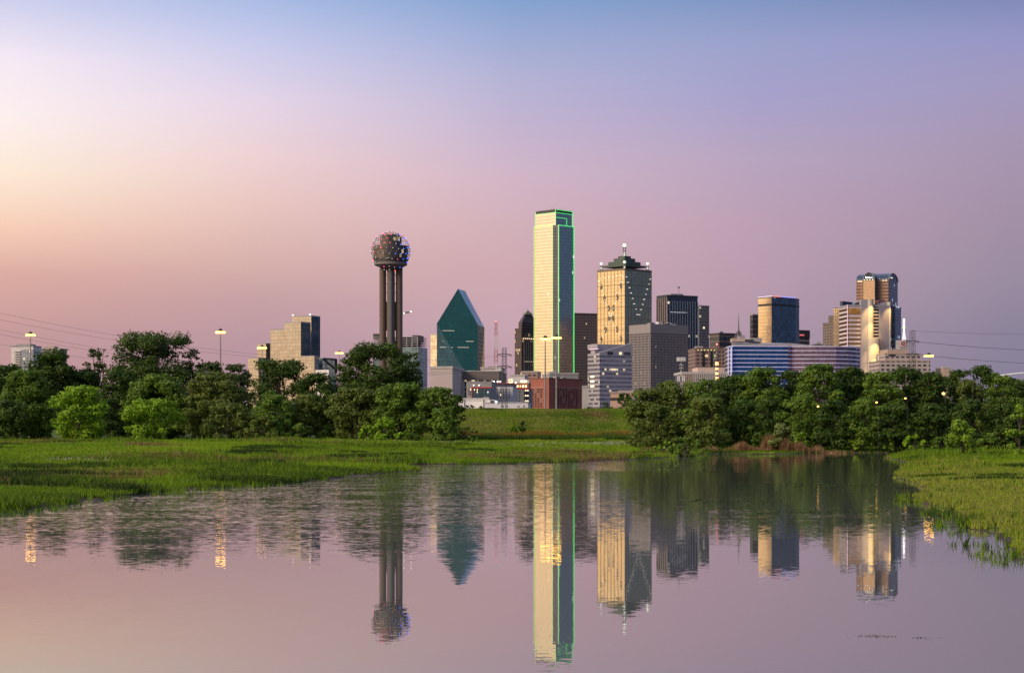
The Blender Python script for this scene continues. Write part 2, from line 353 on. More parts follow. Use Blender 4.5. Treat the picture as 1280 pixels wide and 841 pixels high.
m_white = leafmat('white_flowers', [(0, (.2, .2, .14)), (1, (.6, .58, .5))])
m_reed = leafmat('dry_reeds', [(0, (.10, .05, .02)), (.5, (.24, .13, .06)), (1, (.34, .22, .11))])
def blades(name, x, y, hgt, wid, tint, mat, nb=4, label=None, lean=.35, kind='stuff', cat=None):
    n = len(x); z = height(x, y)
    x = np.repeat(x, nb); y = np.repeat(y, nb); z = np.repeat(z, nb); hgt = np.repeat(hgt, nb)*rng.uniform(.6, 1.1, n*nb); wid = np.repeat(wid, nb); tint = np.clip(np.repeat(tint, nb)+rng.normal(0, .06, n*nb), 0, 1)
    ph = rng.uniform(0, 2*np.pi, n*nb); r0 = rng.uniform(0, 1, n*nb)*wid*3; x = x+r0*np.cos(ph*3.1); y = y+r0*np.sin(ph*3.1)
    th = rng.uniform(-.9, .9, n*nb); dx = np.cos(th)*wid/2; dy = np.sin(th)*wid/2; lx = rng.normal(0, lean, n*nb)*hgt; ly = rng.normal(0, lean, n*nb)*hgt
    co = np.stack([np.stack([x-dx, y-dy, z-.03], 1), np.stack([x+dx, y+dy, z-.03], 1), np.stack([x+lx, y+ly, z+hgt], 1)], 1).reshape(-1, 3)
    o = npmesh(name, co, np.arange(n*nb*3).reshape(-1, 3), 3, [mat], attr=tint); tag(o, label, cat, None, kind); return o
def scatter(n, y0, y1, a0, a1):
    y = np.exp(rng.uniform(np.log(y0), np.log(y1), n)); x = y*np.tan(np.radians(rng.uniform(a0, a1, n))); return x, y
x, y = scatter(330000, 46, 398, -17.5, 17.5); x2, y2 = scatter(90000, 46, 130, 8, 17.5); x, y = np.append(x, x2), np.append(y, y2); s = sdist(x, y); k = s > .05+.7*vnoise(x, y, 2.0, 19)**2; x, y, s = x[k], y[k], s[k]
pa = vnoise(x, y*.45, 9, 11); pb = vnoise(x, y*.5, 3.2, 12); pc = vnoise(x, y*.4, 24, 13)
tall = np.clip((pa-.53)*5, 0, 1)*np.clip((pb-.35)*3, 0, 1)
edge = np.clip(1-s/5, 0, 1)
tint = .48+.16*(pb-.5)+.22*(pc-.5)-.30*tall*(rng.random(len(x)) < .7)
tint -= .22*edge*(vnoise(x, y, 6, 15) > .5)
dry = np.clip((vnoise(x, y*.35, 13, 14)-.66)*5, 0, 1); tint = np.where(rng.random(len(x)) < dry*.7, .86+.14*vnoise(x, y, 7, 21), tint)
oliv = (x > 8) & (y < 190) & (rng.random(len(x)) < np.clip(.75-s/22, .15, .75)*(.5+vnoise(x, y*.5, 5, 17))); tint = np.where(oliv, .70+.14*rng.random(len(x)), tint)
seed = (x > 0) & (y < 150); tint = np.where((y > 300) & (x > 22), tint*.45, tint); tint = np.where(seed & (rng.random(len(x)) < .45*(vnoise(x, y*.5, 11, 16) > .4)), .8, tint)  # shadow under the far right trees is put into the grass colour
hh = (.16+.15*pb+.42*tall+.10*edge)*np.where((x > 0) & (y < 150), .55, 1)*(1+(rng.random(len(x)) < .04)*.9)
hh = hh*np.clip(.45+.55*(y-60)/70, .5, 1)
blades('meadow_grass', x, y, hh, .045+y*.00045, tint, m_grass, label='lush green meadow grass with darker weed patches')
wx, wy, wh, wt_ = [], [], [], []
for i in range(95):
    if i < 60: px_, py_ = rng.uniform(0, 520), rng.uniform(566, 612)
    elif i < 80: px_, py_ = rng.uniform(440, 860), rng.uniform(555, 579)
    else: px_, py_ = rng.uniform(1130, 1290), rng.uniform(563, 650)
    cx, cy_ = wp(px_, py_); n = int(rng.uniform(60, 260)); sx = rng.uniform(.5, 2.2); sy = sx*rng.uniform(.6, 1.6); cy_ *= .93 if i < 60 else 1.
    if float(sdist(np.array([cx]), np.array([cy_]))[0]) < .4: continue
    wx.append(rng.normal(cx, sx, n)); wy.append(rng.normal(cy_, sy, n)); wh.append(np.full(n, rng.uniform(.28, .62)*(1 if i < 80 else .6))); wt_.append(np.full(n, rng.choice([.02, .10, .18, .24, .93], p=[.3, .3, .2, .12, .08])))
wx, wy, wh, wt_ = map(np.concatenate, (wx, wy, wh, wt_)); k = sdist(wx, wy) > 0
blades('weed_clumps', wx[k], wy[k], wh[k], .07+.0005*wy[k], wt_[k], m_grass, 4, 'dark weed clumps scattered over the meadow and its shore', lean=.45)
x, y = scatter(60000, 356, 394, -3, 6); k = (x > -16) & (x < 60); x, y = x[k], y[k]
fl = vnoise(x, y*.8, 4.5, 31)*.6+vnoise(x, y, 1.3, 33)*.4; k = y > 372+9*(vnoise(x, x*0, 12, 3)-.5); x, y, fl = x[k], y[k], fl[k]; up = (y > 380) & (fl > .55) & (rng.random(len(x)) < .42)
blades('wildflower_strip', x, y, 1.0+1.3*(y-372)/20*fl+np.where(up, .25, 0), .13+0*x, np.where(up, .35+.6*rng.random(len(x)), .12*rng.random(len(x))), m_flower, 3, 'strip of rust orange wildflowers along the levee foot')
x, y = scatter(70000, 398, 470, -6, 9); pb = vnoise(x, y*.3, 6, 41)
blades('levee_grass', x, y, .22+.2*pb, .2+0*x, np.where(rng.random(len(x)) < .42+.7*(vnoise(x, y*.22, 5, 42)-.5)+.7*(vnoise(x*.12, y, 3.2, 43)-.5), .76+.12*rng.random(len(x)), .32+.25*(pb-.5)), m_grass, 3, 'short green grass on the levee slope')
xs, ys = [], []
for cx, cy_, n, sx, sy in [wp(128, 587)+(45, 3, 4), (X(575, 330), 330, 150, 9, 6), (X(760, 345), 345, 260, 6, 5), (X(300, 352), 352, 150, 22, 3), (X(470, 350), 350, 260, 12, 3), (X(655, 318), 318, 60, 5, 4)]:
    xs.append(rng.normal(cx, sx, n)); ys.append(rng.normal(cy_, sy, n))
x, y = np.concatenate(xs), np.concatenate(ys); k = sdist(x, y) > 2; x, y = x[k], y[k]
blades('white_wildflowers', x, y, .38+0*x, .2+0*x, rng.random(len(x))*.7, m_white, 2, 'small drifts of white wildflowers in the meadow')
x = rng.normal(X(966, 313), 5.2, 2600); y = 311.5+rng.random(2600)*5; k = (vnoise(x, y, 1.6, 51) > .38) & (sdist(x, y) > -4); x, y = x[k], y[k]
z_keep = height
bh = .3+3.0*vnoise(x, y*.3, 1.7, 52)*np.clip(1.2-np.abs(x-X(968, 312))/11, .25, 1)
_h = height; height = lambda a, b: np.maximum(_h(a, b), -.05)
blades('dry_reeds', x, y, bh, .10+0*x, rng.random(len(x)), m_reed, 5, 'rust brown dry reeds standing at the far waterline', lean=.14)
x = np.concatenate([rng.uniform(13, 24, 2200), rng.uniform(-24, -14, 1400)]); y = np.concatenate([rng.uniform(48, 100, 2200), rng.uniform(78, 122, 1400)]); s = sdist(x, y); k = (s > -1.6) & (s < .6) & (vnoise(x, y, 2.2, 61) > .42); x, y = x[k], y[k]
blades('shore_sedge', x, y, .22+.36*rng.random(len(x))**2, .03+.0003*y, np.where(rng.random(len(x)) < .4, .1, .4), m_grass, 5, 'dark green sedge growing in the shallow edge of the river')
height = lambda a, b: np.zeros(np.shape(a))
fx, fy = [], []
for cx, cy_, sx, sy, n in ((wp(1095, 795)[0], wp(1095, 795)[1], .17, .08, 26), (wp(1132, 797)[0]+.25, wp(1132, 797)[1], .12, .03, 9), (wp(1010, 640)[0], wp(1010, 640)[1], 1.6, 1.2, 60), (wp(905, 626)[0], wp(905, 626)[1], 1.5, 2, 50), (wp(1060, 606)[0], wp(1060, 606)[1], 4, 3, 70)):
    fx.append(rng.normal(cx, sx, n)); fy.append(rng.normal(cy_, sy, n))
blades('floating_weed', np.concatenate(fx), np.concatenate(fy), (.012+.012*rng.random(sum(map(len, fx))))*np.concatenate(fy)/32, .0012*np.concatenate(fy), .0+0*np.concatenate(fx), m_grass, 3, 'dark strands of weed floating on the calm water at right', lean=1.4)
height = _h
# ================================================================ the skyline
Z0 = CITY-.1
conc = plain('pale_concrete', (.40, .37, .35)); white_c = plain('white_concrete', (.58, .54, .54)); grey_c = plain('grey_concrete', (.26, .25, .26)); dark_m = plain('dark_metal', (.05, .05, .055), .5, .3)
roof_m = plain('roof_gravel', (.16, .155, .15), .9); brick = plain('red_brick', (.26, .085, .06), .85, 0, .2); steel = plain('galvanised_steel', (.22, .21, .21), .5, .5)
tan_c = plain('tan_stone', (.36, .27, .22)); pink_c = plain('pink_granite', (.30, .19, .15)); red_p = plain('red_panel', (.42, .03, .05)); black_g = plain('black_glass', (.015, .018, .025), .12)
dk_glass = plain('smoked_glass', (.03, .035, .05), .15); white_p = plain('white_paint', (.72, .70, .68), .6)
warm = glow('warm_window_light', (1, .72, .36), 1.7); cool = glow('cool_window_light', (.95, .95, 1), 1.4); g_neon = glow('green_neon', (.04, 1, .11), .95); y_neon = glow('yellow_green_neon', (.45, 1, .05), .8)
pearl = glow('pearl_lamp', (.85, 1, .74), 1.15); starw = glow('white_bulb', (1, .95, .85), 2.2); upl = glow('golden_uplight', (1, .74, .30), .75); lampg = glow('sodium_lamp', (1, .46, .055), 9.0); redl = glow('red_beacon', (1, .06, .03), 4)
SKYLINE = 'high-rise buildings of the downtown skyline'

def roof_bits(th, fr, z, n, seed, mat=None, hmax=4):
    q = random.Random(seed)
    for i in range(n):
        w, l = fr.s*q.uniform(.12, .3), fr.t*q.uniform(.12, .3); x, y = q.uniform(.08, .6)*fr.s, q.uniform(.08, .6)*fr.t
        part(th, 'rooftop_plant', mat or grey_c, fr, x, x+w, y, y+l, z-.2, z+q.uniform(.4, 1)*hmax)
def tower(name, label, fr, ytop, mat, cat='skyscraper', cap=None, capm=None, plant=0, seed=1, group=SKYLINE):
    th = thing(name, label, cat, fr.mid(), group); z = fr.z(ytop)
    part(th, 'facade', mat, fr, 0, fr.s, 0, fr.t, Z0, z)
    if cap: part(th, 'parapet', capm or conc, fr, -.35, fr.s+.35, -.35, fr.t+.35, z-cap, z+.6)
    if plant: roof_bits(th, fr, z, plant, seed)
    return th, z
def bands(th, fr, name, mat, z0, z1, step, frac, proud=.35, x0=0, x1=None, y0=0, y1=None):
    x1 = fr.s if x1 is None else x1; y1 = fr.t if y1 is None else y1; z = z0
    while z+step*frac < z1:
        part(th, name, mat, fr, x0-proud, x1+proud, y0-proud, y1+proud, z, z+step*frac); z += step
def piers(th, fr, name, mat, z0, z1, nl, nr, w, proud=.7):
    for i in range(nr+1):
        if nr: x = fr.s*i/nr; part(th, name, mat, fr, x-w/2, x+w/2, -proud, -.05, z0, z1)
    for i in range(nl+1):
        if nl: y = fr.t*i/nl; part(th, name, mat, fr, -proud-.1, -.05, y-w/2-.05, y+w/2+.05, z0, z1+.1)
def windows(th, fr, mats, xs, zs, w, h, side='r', name='window'):
    k = 0
    for x in xs:
        for z in zs:
            m = mats[k % len(mats)]; k += 1
            if side == 'r': part(th, name, m, fr, x-w/2, x+w/2, -.12, .3, z-h/2, z+h/2)
            else: part(th, name, m, fr, -.12, .3, x-w/2, x+w/2, z-h/2, z+h/2)
def bulb(th, pos, r, mat, name='bulb'):
    m = MB(); m.lathe((pos[0], pos[1]), [(0, pos[2]-r), (r*.8, pos[2]-r*.6), (r, pos[2]), (r*.8, pos[2]+r*.6), (0, pos[2]+r)], 8); return m.build(name, mat, th)
def edge(th, pts, r, mat, name='neon_tube'):
    m = MB(); m.tube(pts, r, 6); return m.build(name, mat, th)

# --- far left pair behind the trees
fr = front(14, 41.5, 2600, 30, -8); th, z = tower('apartment_tower', 'pale apartment tower with balconies and blue glass at far left, beside the first lamp', fr, 432.5, white_c, 'apartment tower', 1, grey_c)
part(th, 'glass_wall', facade('bluish_glass', (.30, .38, .48), (.35, .34, .35), 3, 3.6, .1, .2, .75, .15, .05, lits=1), fr, fr.ux(26), fr.s+.4, -.5, 6, Z0, fr.z(437))
for i in range(14): part(th, 'balcony', conc, fr, fr.ux(18.5), fr.ux(26), -2.2, -.02, fr.z(440+3*i), fr.z(440+3*i)+1.2)
part(th, 'penthouse', grey_c, fr, fr.ux(19), fr.ux(37), 4, 22, z-.1, z+3)
fr = front(48, 74, 2650, 30, -8); th, z = tower('apartment_tower', 'pinkish apartment tower with overhanging flat roof, behind trees at far left', fr, 436.5, facade('pink_block', (.2, .2, .24), (.36, .27, .25), 4, 3.5, .4, .45, .3, .2, .05), 'apartment tower')
part(th, 'roof_slab', conc, fr, -1, fr.s+3, -1.5, 31, z, z+1.2); part(th, 'penthouse', tan_c, fr, 8, fr.s-9, 3, 20, z+1.2, z+4.5)

# --- stepped mirror-glass hotel
mir = facade('stepped_mirror_glass', (.45, .44, .46), (.22, .20, .20), 3.3, 3.4, .07, .09, .92, .10, .0, lits=1, var=.10, tilt=.012, warp=.04, fmetal=.7, frough=.3)
TH = 30
main = corner(338, 376, 388, 1700, TH); th = thing('stepped_hotel', 'stepped mirror-glass hotel glowing pale gold, rising behind the left grove', 'hotel', main.mid(), SKYLINE)
def blk(xl, xc, xr, d, top, name='glass_block', mat=mir, cap=True):
    f = corner(xl, xc, xr, d, TH); part(th, name, mat, f, 0, f.s, 0, f.t, Z0, f.z(top))
    if cap: part(th, 'coping', grey_c, f, -.15, f.s+.15, -.15, f.t+.15, f.z(top)-.4, f.z(top)+.5)
    return f
npan = facade('navy_shade_glass', (.05, .09, .14), (.03, .05, .08), 3.3, 3.4, .07, .09, .35, .14, 0, tilt=.01)  # dark side reflection painted as navy panels over the same mirror glass
f = blk(356, 376, 388, 1700, 402.5); part(th, 'dark_glass', npan, f, .4, f.s-.1, -.3, .2, Z0, f.z(403.5))
blk(338, 357, 366, 1712, 411.5); f = blk(365.5, 389, 400, 1735, 394.8); part(th, 'dark_glass', npan, f, .4, f.s-.1, -.3, .2, Z0, f.z(395.8))
blk(310, 323, 330, 1722, 447.5); blk(321.5, 332.5, 338, 1728, 429.5)
blk(334.5, 336.5, 340, 1745, 429.5, 'stair_shaft')
blk(376, 393, 398.5, 1676, 445); bg_ = facade('atrium_glass', (.30, .42, .50), (.12, .14, .16), 4, 4, .06, .08, .8, .1, 0); af = blk(397, 403, 420, 1690, 447.5, 'atrium', bg_)
m = MB(); m.tube([af.p(af.ux(404), -.6, af.z(448.5)), af.p(af.s-.5, -.6, af.z(461))], .7, 4); m.tube([af.p(0, -.6, af.z(448)), af.p(af.s, -.6, af.z(448))], .8, 4); m.tube([af.p(af.s, -.6, af.z(448)), af.p(af.s, -.6, af.z(466))], .8, 4); m.build('truss', dark_m, th)
blk(394, 411, 414, 1665, 462, 'porch_block', white_c, False)
for px in (366.5, 388.5, 399): bulb(th, f.p(-.5, f.vy(min(px, 388)), f.z(394.3)+1), .7, starw, 'roof_lamp')

# --- construction tower behind the observation tower, with its crane
fr = front(466, 523, 1760, 34, -12); th = thing('unfinished_tower', 'unfinished tower with scaffolded top, behind the observation tower shaft', 'building', fr.mid(), SKYLINE)
part(th, 'glass_wall', facade('teal_new_glass', (.22, .36, .40), (.2, .2, .2), 3, 3.6, .08, .12, .8, .12, 0), fr, 0, fr.s, 0, fr.t, Z0, fr.z(434))
for i in range(5): part(th, 'floor_slab', grey_c, fr, .5, fr.s-.5, .5, fr.t-.5, fr.z(432-2.5*i), fr.z(432-2.5*i)+.6)
for i in range(9): part(th, 'column', grey_c, fr, .8+(fr.s-2.4)*i/8, 1.6+(fr.s-2.4)*i/8, .7, 1.5, fr.z(434)-.1, fr.z(421))
part(th, 'core_head', dark_m, fr, 0, fr.ux(473), 1, 20, fr.z(424), fr.z(417)); part(th, 'core_head', dark_m, fr, fr.ux(515), fr.s, 1, 20, fr.z(428), fr.z(419.5))
cx, cyy = X(497, 1800), 1800; th = thing('tower_crane', 'tower crane jib with two small lights, poking out right of the observation tower', 'crane', (cx, cyy, CITY))
m = MB()
for s_ in (-1, 1):
    for t_ in (-1, 1): m.tube([(cx+s_, cyy+t_, Z0), (cx+s_, cyy+t_, H(393.2, 1800))], .22, 4)
m.build('mast', steel, th)
m = MB(); a_, b_ = (cx-3, cyy, H(393.6, 1800)), (X(513.5, 1800), cyy, H(390.3, 1800))
for dz in (0, 1.5): m.tube([(a_[0], cyy, a_[2]+dz), (b_[0], cyy, b_[2]+dz*.6)], .4, 4)
for i in range(9): t = i/8; m.tube([(a_[0]+(b_[0]-a_[0])*t, cyy, a_[2]+(b_[2]-a_[2])*t), (a_[0]+(b_[0]-a_[0])*min(1, t+.06), cyy, a_[2]+(b_[2]-a_[2])*t+1.4)], .2, 4)
m.build('jib', steel, th); bulb(th, (b_[0], cyy-.6, b_[2]+.6), .8, starw, 'jib_lamp'); bulb(th, (X(505, 1800), cyy-.6, H(391.3, 1800)), .8, starw, 'jib_lamp')

# --- observation tower
d = 1536; cx = X(488.5, d); th = thing('observation_tower', 'observation tower with dotted light sphere on slender concrete shafts', 'tower', (cx, d, CITY), SKYLINE)
pxm = d/F; shaft = facade('ribbed_concrete', (.125, .085, .068), (.085, .06, .05), 1.6, 6, .25, .10, 0, .8, 0, tilt=0, var=.06); zb = H(333, d)
def lathe(name, mat, prof, c=(cx, d), n=40, sm=False):
    m = MB(); m.lathe(c, prof, n); return m.build(name, mat, th, sm)
lathe('shaft', shaft, [(3.2, Z0), (3.2, zb)], (cx, d)); lathe('shaft', shaft, [(2.9, Z0), (2.9, zb)], (cx-7.0, d+2.5)); lathe('shaft', shaft, [(2.9, Z0), (2.9, zb)], (cx+7.0, d+2.5)); lathe('shaft', shaft, [(2.9, Z0), (2.9, zb)], (cx, d+9))
sf = Frame((cx, d), (1, 0), (0, 1), d)
part(th, 'lift_strip', plain('lift_glass', (.15, .18, .20), .3, .4), sf, -.8, .8, -3.6, -2.2, Z0, zb)
for s_ in (-1, 1):
    for za, zb_ in ((Z0, H(426, d)), (H(413, d), H(377, d))): part(th, 'web_wall', shaft, sf, s_*4.7-2.2, s_*4.7+2.2, 1.6, 2.6, za, zb_)
    for k in range(3): part(th, 'brace', grey_c, sf, s_*4.7-2.2, s_*4.7+2.2, 1.7, 2.5, H(366-11*k, d), H(366-11*k, d)+.5)
drum = facade('drum_glass', (.15, .125, .12), (.035, .03, .035), 2.2, 3.6, .12, .12, .75, .22, .03, lits=.6, tilt=.01)
zc = H(314.5, d); Rb = 24.6*pxm
lathe('drum', drum, [(0, H(324.5, d)), (14.9, H(324.5, d)), (15.0, H(308, d)), (0, H(307, d))], n=64); lathe('ring_deck', dark_m, [(13.4, H(328.2, d)), (14.2, H(328, d)), (14.4, H(324.6, d)), (0, H(324.4, d))])
lathe('ring_deck', plain('ring_concrete', (.13, .11, .11), .7), [(6, H(336.5, d)), (9.5, H(334.5, d)), (14.0, H(331.5, d)), (14.0, H(328.4, d)), (0, H(328.3, d))])
lathe('crown_drum', drum, [(9.2, H(307.2, d)), (9.2, H(297, d)), (7.6, H(296.5, d)), (7.6, H(294, d)), (0, H(293.6, d))])
import bmesh
bm = bmesh.new(); bmesh.ops.create_icosphere(bm, subdivisions=3, radius=Rb)
bm.transform(__import__('mathutils').Matrix.Rotation(.31, 4, 'Z') @ __import__('mathutils').Matrix.Rotation(.2, 4, 'X'))
m = MB()
for e in bm.edges:
    a_, b_ = e.verts[0].co, e.verts[1].co
    m.tube([(cx+a_.x, d+a_.y, zc+a_.z), (cx+b_.x, d+b_.y, zc+b_.z)], .09, 4, False)
m.build('geodesic_frame', plain('dark_strut', (.10, .095, .10), .5, .5), th)
pinkl, bluel, whl, redb = glow('pink_bulb', (1, .03, .18), 16), glow('blue_bulb', (.03, .10, 1), 20), glow('clear_bulb', (1, .92, .95), 3), glow('red_bulb', (1, .03, .07), 12)
cand = sorted([v.co.copy() for v in bm.verts if v.co.y < 3], key=lambda c: c.y)[:96]; bm.free()
for i, c_ in enumerate(cand):
    t = c_.x/Rb; mt_ = bluel if t > .42+random.uniform(-.15, .15) else (whl if random.random() < (.5 if t > -.5 else .75) else (redb if random.random() < .5 else pinkl))
    if t < -.6: mt_ = pinkl if random.random() < .35 else whl
    bulb(th, (cx+c_.x*1.01, d+c_.y*1.01, zc+c_.z*1.01), .17, mt_)

# --- green prism tower and the low buildings in front of it
fr = front(546, 597, 1650, 30, 0); k = fr.d/F; th = thing('prism_tower', 'teal glass prism tower with a sharp slanted peak and diagonal crease', 'skyscraper', fr.mid(), SKYLINE)
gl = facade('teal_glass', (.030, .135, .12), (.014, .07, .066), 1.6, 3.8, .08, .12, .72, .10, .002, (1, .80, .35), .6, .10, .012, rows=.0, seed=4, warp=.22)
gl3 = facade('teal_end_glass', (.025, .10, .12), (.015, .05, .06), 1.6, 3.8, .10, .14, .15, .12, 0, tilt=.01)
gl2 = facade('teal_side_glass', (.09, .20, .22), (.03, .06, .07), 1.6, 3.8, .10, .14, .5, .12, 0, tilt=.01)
U = fr.ux; zz = lambda py: fr.z(py)
A = 1.706; bq = 10/(A*U(572)+(405-360)*k+0.0); yq = lambda x, z: bq*(A*x+(z-zz(405)))
pts = dict(bl=(U(546), 0, Z0), bc=(U(580), 0, zz(463)), tl=(U(546), 0, zz(404.5)), ap=None, tr=None, br=None)
def P3(px, py):
    x, z = U(px), zz(py); return [x, max(0, bq*(A*x+z-zz(404.5))), z]
ap, tr = P3(572, 360), P3(597, 405); brt = P3(597, 463); br0 = [brt[0], brt[1], Z0]; bc0 = (U(580), 0, Z0)
def slab(name, polys, mat):
    m = MB()
    for pl in polys: m.face([fr.p(*q) for q in pl], [(q[0]+q[1], q[2]) for q in pl])
    return m.build(name, mat, th)
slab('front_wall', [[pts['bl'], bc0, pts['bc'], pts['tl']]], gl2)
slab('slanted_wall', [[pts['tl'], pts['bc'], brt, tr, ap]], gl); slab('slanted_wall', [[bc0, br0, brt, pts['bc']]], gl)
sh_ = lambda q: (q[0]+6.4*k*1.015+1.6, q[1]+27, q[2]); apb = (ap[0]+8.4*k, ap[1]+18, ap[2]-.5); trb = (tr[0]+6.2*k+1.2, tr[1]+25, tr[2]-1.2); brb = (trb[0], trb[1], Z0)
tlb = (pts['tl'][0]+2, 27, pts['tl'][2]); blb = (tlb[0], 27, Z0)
slab('roof_slope', [[tr, trb, apb, ap]], facade('teal_roof_glass', (.22, .36, .40), None, 2, 4, 0, 0, .6, .2, 0, tilt=.004)); slab('end_wall', [[br0, brb, trb, tr], [blb, pts['bl'], pts['tl'], tlb]], gl3)  # roof facet: brighter sky reflection put into a paler glass colour
for pa_, pb_, py in ((553, 592, 426.6), (550, 566, 434.3), (572, 586, 434.3), (553, 568, 413.5)):
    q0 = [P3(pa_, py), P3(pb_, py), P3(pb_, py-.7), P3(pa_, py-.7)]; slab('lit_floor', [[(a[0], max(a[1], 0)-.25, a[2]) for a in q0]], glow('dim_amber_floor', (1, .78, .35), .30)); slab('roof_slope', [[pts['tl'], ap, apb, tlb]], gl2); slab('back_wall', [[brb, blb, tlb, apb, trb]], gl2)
fr = corner(538, 546, 550, 1900, 40); th, z = tower('slim_tower', 'slim pale gold mirrored tower edge left of the teal prism', fr, 417.5, facade('slim_mirror', (.85, .74, .62), (.5, .42, .35), 3, 3.8, .2, .15, .9, .12, 0, tilt=.01), 'skyscraper', 1)

fr = front(538, 565.5, 1250, 60, -6); th, z = tower('windowless_block', 'blank pale concrete block below the teal prism, beside the left grove', fr, 458.8, plain('blank_pink_concrete', (.44, .37, .36), .8, 0, .05), 'building', 1)
fr = front(562, 624, 1300, 70, -4); th = thing('long_hall', 'long low hall with dark louvred upper band over pale columns', 'building', fr.mid())
part(th, 'upper_wall', facade('louvred_band', (.11, .09, .085), (.16, .135, .125), 400, 1.4, 0, .3, 0, .7, 0, tilt=0, var=.1), fr, 0, fr.s, 0, 70, fr.z(475), fr.z(464)); part(th, 'roof_edge', conc, fr, -.3, fr.s+.3, -.4, 70.3, fr.z(464.6), fr.z(463.2))
part(th, 'recessed_wall', facade('dark_glass', (.05, .05, .07), (.2, .17, .17), 3, 4, .2, .2, .2, .3, .05), fr, 1, fr.s-1, 2.5, 69, Z0, fr.z(475)+.1)
for px in (562.5, 570.2, 579.5, 588, 597, 606, 615, 622.5): part(th, 'column', conc, fr, fr.ux(px)-.7, fr.ux(px)+.7, -.2, 1.2, Z0, fr.z(475)-.05)
for py in (484.5, 490.5): part(th, 'walkway', conc, fr, .5, fr.s-.5, .2, 2.3, fr.z(py), fr.z(py)+.9)
fr = front(601, 625, 1420, 50, -4); th, z = tower('pale_block', 'pale block with brown roof plant behind the long low hall', fr, 459.5, facade('pale_block_wall', (.12, .12, .14), (.5, .44, .43), 5, 4, .6, .55, .1, .4, .03, tilt=0), 'building', .8)
part(th, 'rooftop_plant', plain('brown_plant', (.15, .07, .05)), fr, fr.ux(609), fr.ux(618), 8, 20, z-.1, fr.z(457.5))
part(th, 'stair_tower', white_c, fr, fr.ux(620), fr.s+1, -1, 12, Z0, fr.z(459))

fr = front(583, 614.5, 900, 26, -5); th = thing('grey_hotel', 'grey hotel with red outlined dark window panel, above the white warehouse', 'hotel', fr.mid())
part(th, 'wall', plain('grey_render', (.24, .225, .225)), fr, 0, fr.s, 0, fr.t, Z0, fr.z(477.3)); part(th, 'parapet', grey_c, fr, -.15, fr.s+.15, -.15, fr.t+.15, fr.z(477.6), fr.z(476.6))
part(th, 'dark_panel', plain('slate_panel', (.03, .055, .075), .4), fr, fr.ux(590.5), fr.ux(614.3), -.25, .5, fr.z(497.5), fr.z(485)); part(th, 'red_trim', red_p, fr, fr.ux(590), fr.s+.05, -.4, .4, fr.z(485.1), fr.z(483.8)); part(th, 'red_trim', red_p, fr, fr.ux(589.6), fr.ux(590.3), -.4, .4, fr.z(497), fr.z(485.2))
k_ = fr.d/F
for i, px in enumerate((593.2, 596.7, 605.8, 610, 613)):
    for j, py in enumerate((487, 490, 493.2)):
        mt_ = warm if (i, j) in ((1, 0), (1, 1), (0, 0)) else (cool if (i, j) == (3, 1) else plain('window_blue', (.10, .15, .22), .15)); part(th, 'window', mt_, fr, fr.ux(px)-.22, fr.ux(px)+.22, -.4, .2, fr.z(py+.9), fr.z(py-.7))
for px in (586, 588.2):
    for py in (486.6, 489.5, 492.5): part(th, 'window', warm if (px, py) == (588.2, 486.6) else dk_glass, fr, fr.ux(px)-.22, fr.ux(px)+.22, -.12, .2, fr.z(py+.9), fr.z(py-.7))
for px in (592.3, 599): bulb(th, fr.p(fr.ux(px), -.5, fr.z(481.5)), .32, starw, 'wall_lamp')
fr = front(615, 641, 930, 26, -5); th = thing('white_hotel', 'white hotel with rows of small square windows, behind the lattice pylon', 'hotel', fr.mid())
part(th, 'wall', plain('white_render', (.46, .45, .48)), fr, 0, fr.s, 0, fr.t, Z0, fr.z(483.4)); part(th, 'top_storey', plain('dark_blue_cladding', (.05, .055, .09), .4), fr, .6, fr.s-.3, .5, fr.t-.5, fr.z(483.5), fr.z(479.4)); part(th, 'red_trim', red_p, fr, .3, fr.s, .2, fr.t, fr.z(479.4), fr.z(478.6))
for i, px in enumerate((618.4, 621.6, 625.8, 629.2, 633, 636.5)):
    for j, py in enumerate((486.8, 490, 493.6, 496.6)): part(th, 'window', warm if (i, j) in ((2, 2),) else plain('window_dark', (.05, .05, .07), .15), fr, fr.ux(px)-.25, fr.ux(px)+.25, -.12, .2, fr.z(py+.8), fr.z(py-.8))
for px in (614.9, 617.6, 622, 625.5): bulb(th, fr.p(max(.8, fr.ux(px)), -.2, fr.z(476.9)), .42, starw, 'terrace_lamp')
fr = front(638, 661, 1000, 26, -5); th = thing('terrace_building', 'grey and red building with brightly lit yellow rooftop terrace, left of the brick block', 'building', fr.mid())
part(th, 'wall', plain('slate_render', (.13, .14, .155)), fr, 0, fr.s, 0, fr.t, Z0, fr.z(485.5)); part(th, 'red_fin', red_p, fr, fr.ux(640.6), fr.ux(642.4), -1.2, -.03, Z0, fr.z(484)); part(th, 'red_trim', red_p, fr, -.1, fr.s+.1, -.35, fr.t, fr.z(486.2), fr.z(485.2))
part(th, 'terrace_wall', plain('amber_wall', (.30, .13, .06)), fr, fr.ux(640), fr.s-.4, 2, 20, fr.z(485.2), fr.z(478.5))
sgn = part(th, 'lit_portal', glow('amber_glow', (1, .70, .24), 1.9), fr, fr.ux(636.1), fr.ux(640.6), -1.4, .6, fr.z(485.2), fr.z(474))
for py in (476.2, 482): part(th, 'portal_window', plain('olive_dark', (.06, .045, .01)), fr, fr.ux(637), fr.ux(638.7), -1.6, -1.3, fr.z(py+1), fr.z(py-1))
for i in range(5): part(th, 'terrace_window', warm if i != 2 else upl, fr, fr.ux(642.2+3.4*i), fr.ux(644.4+3.4*i), 1.8, 2.2, fr.z(484), fr.z(481.2))
part(th, 'upper_pavilion', white_c, fr, fr.ux(649.5), fr.ux(660.5), 3, 16, fr.z(478.6), fr.z(474.6))
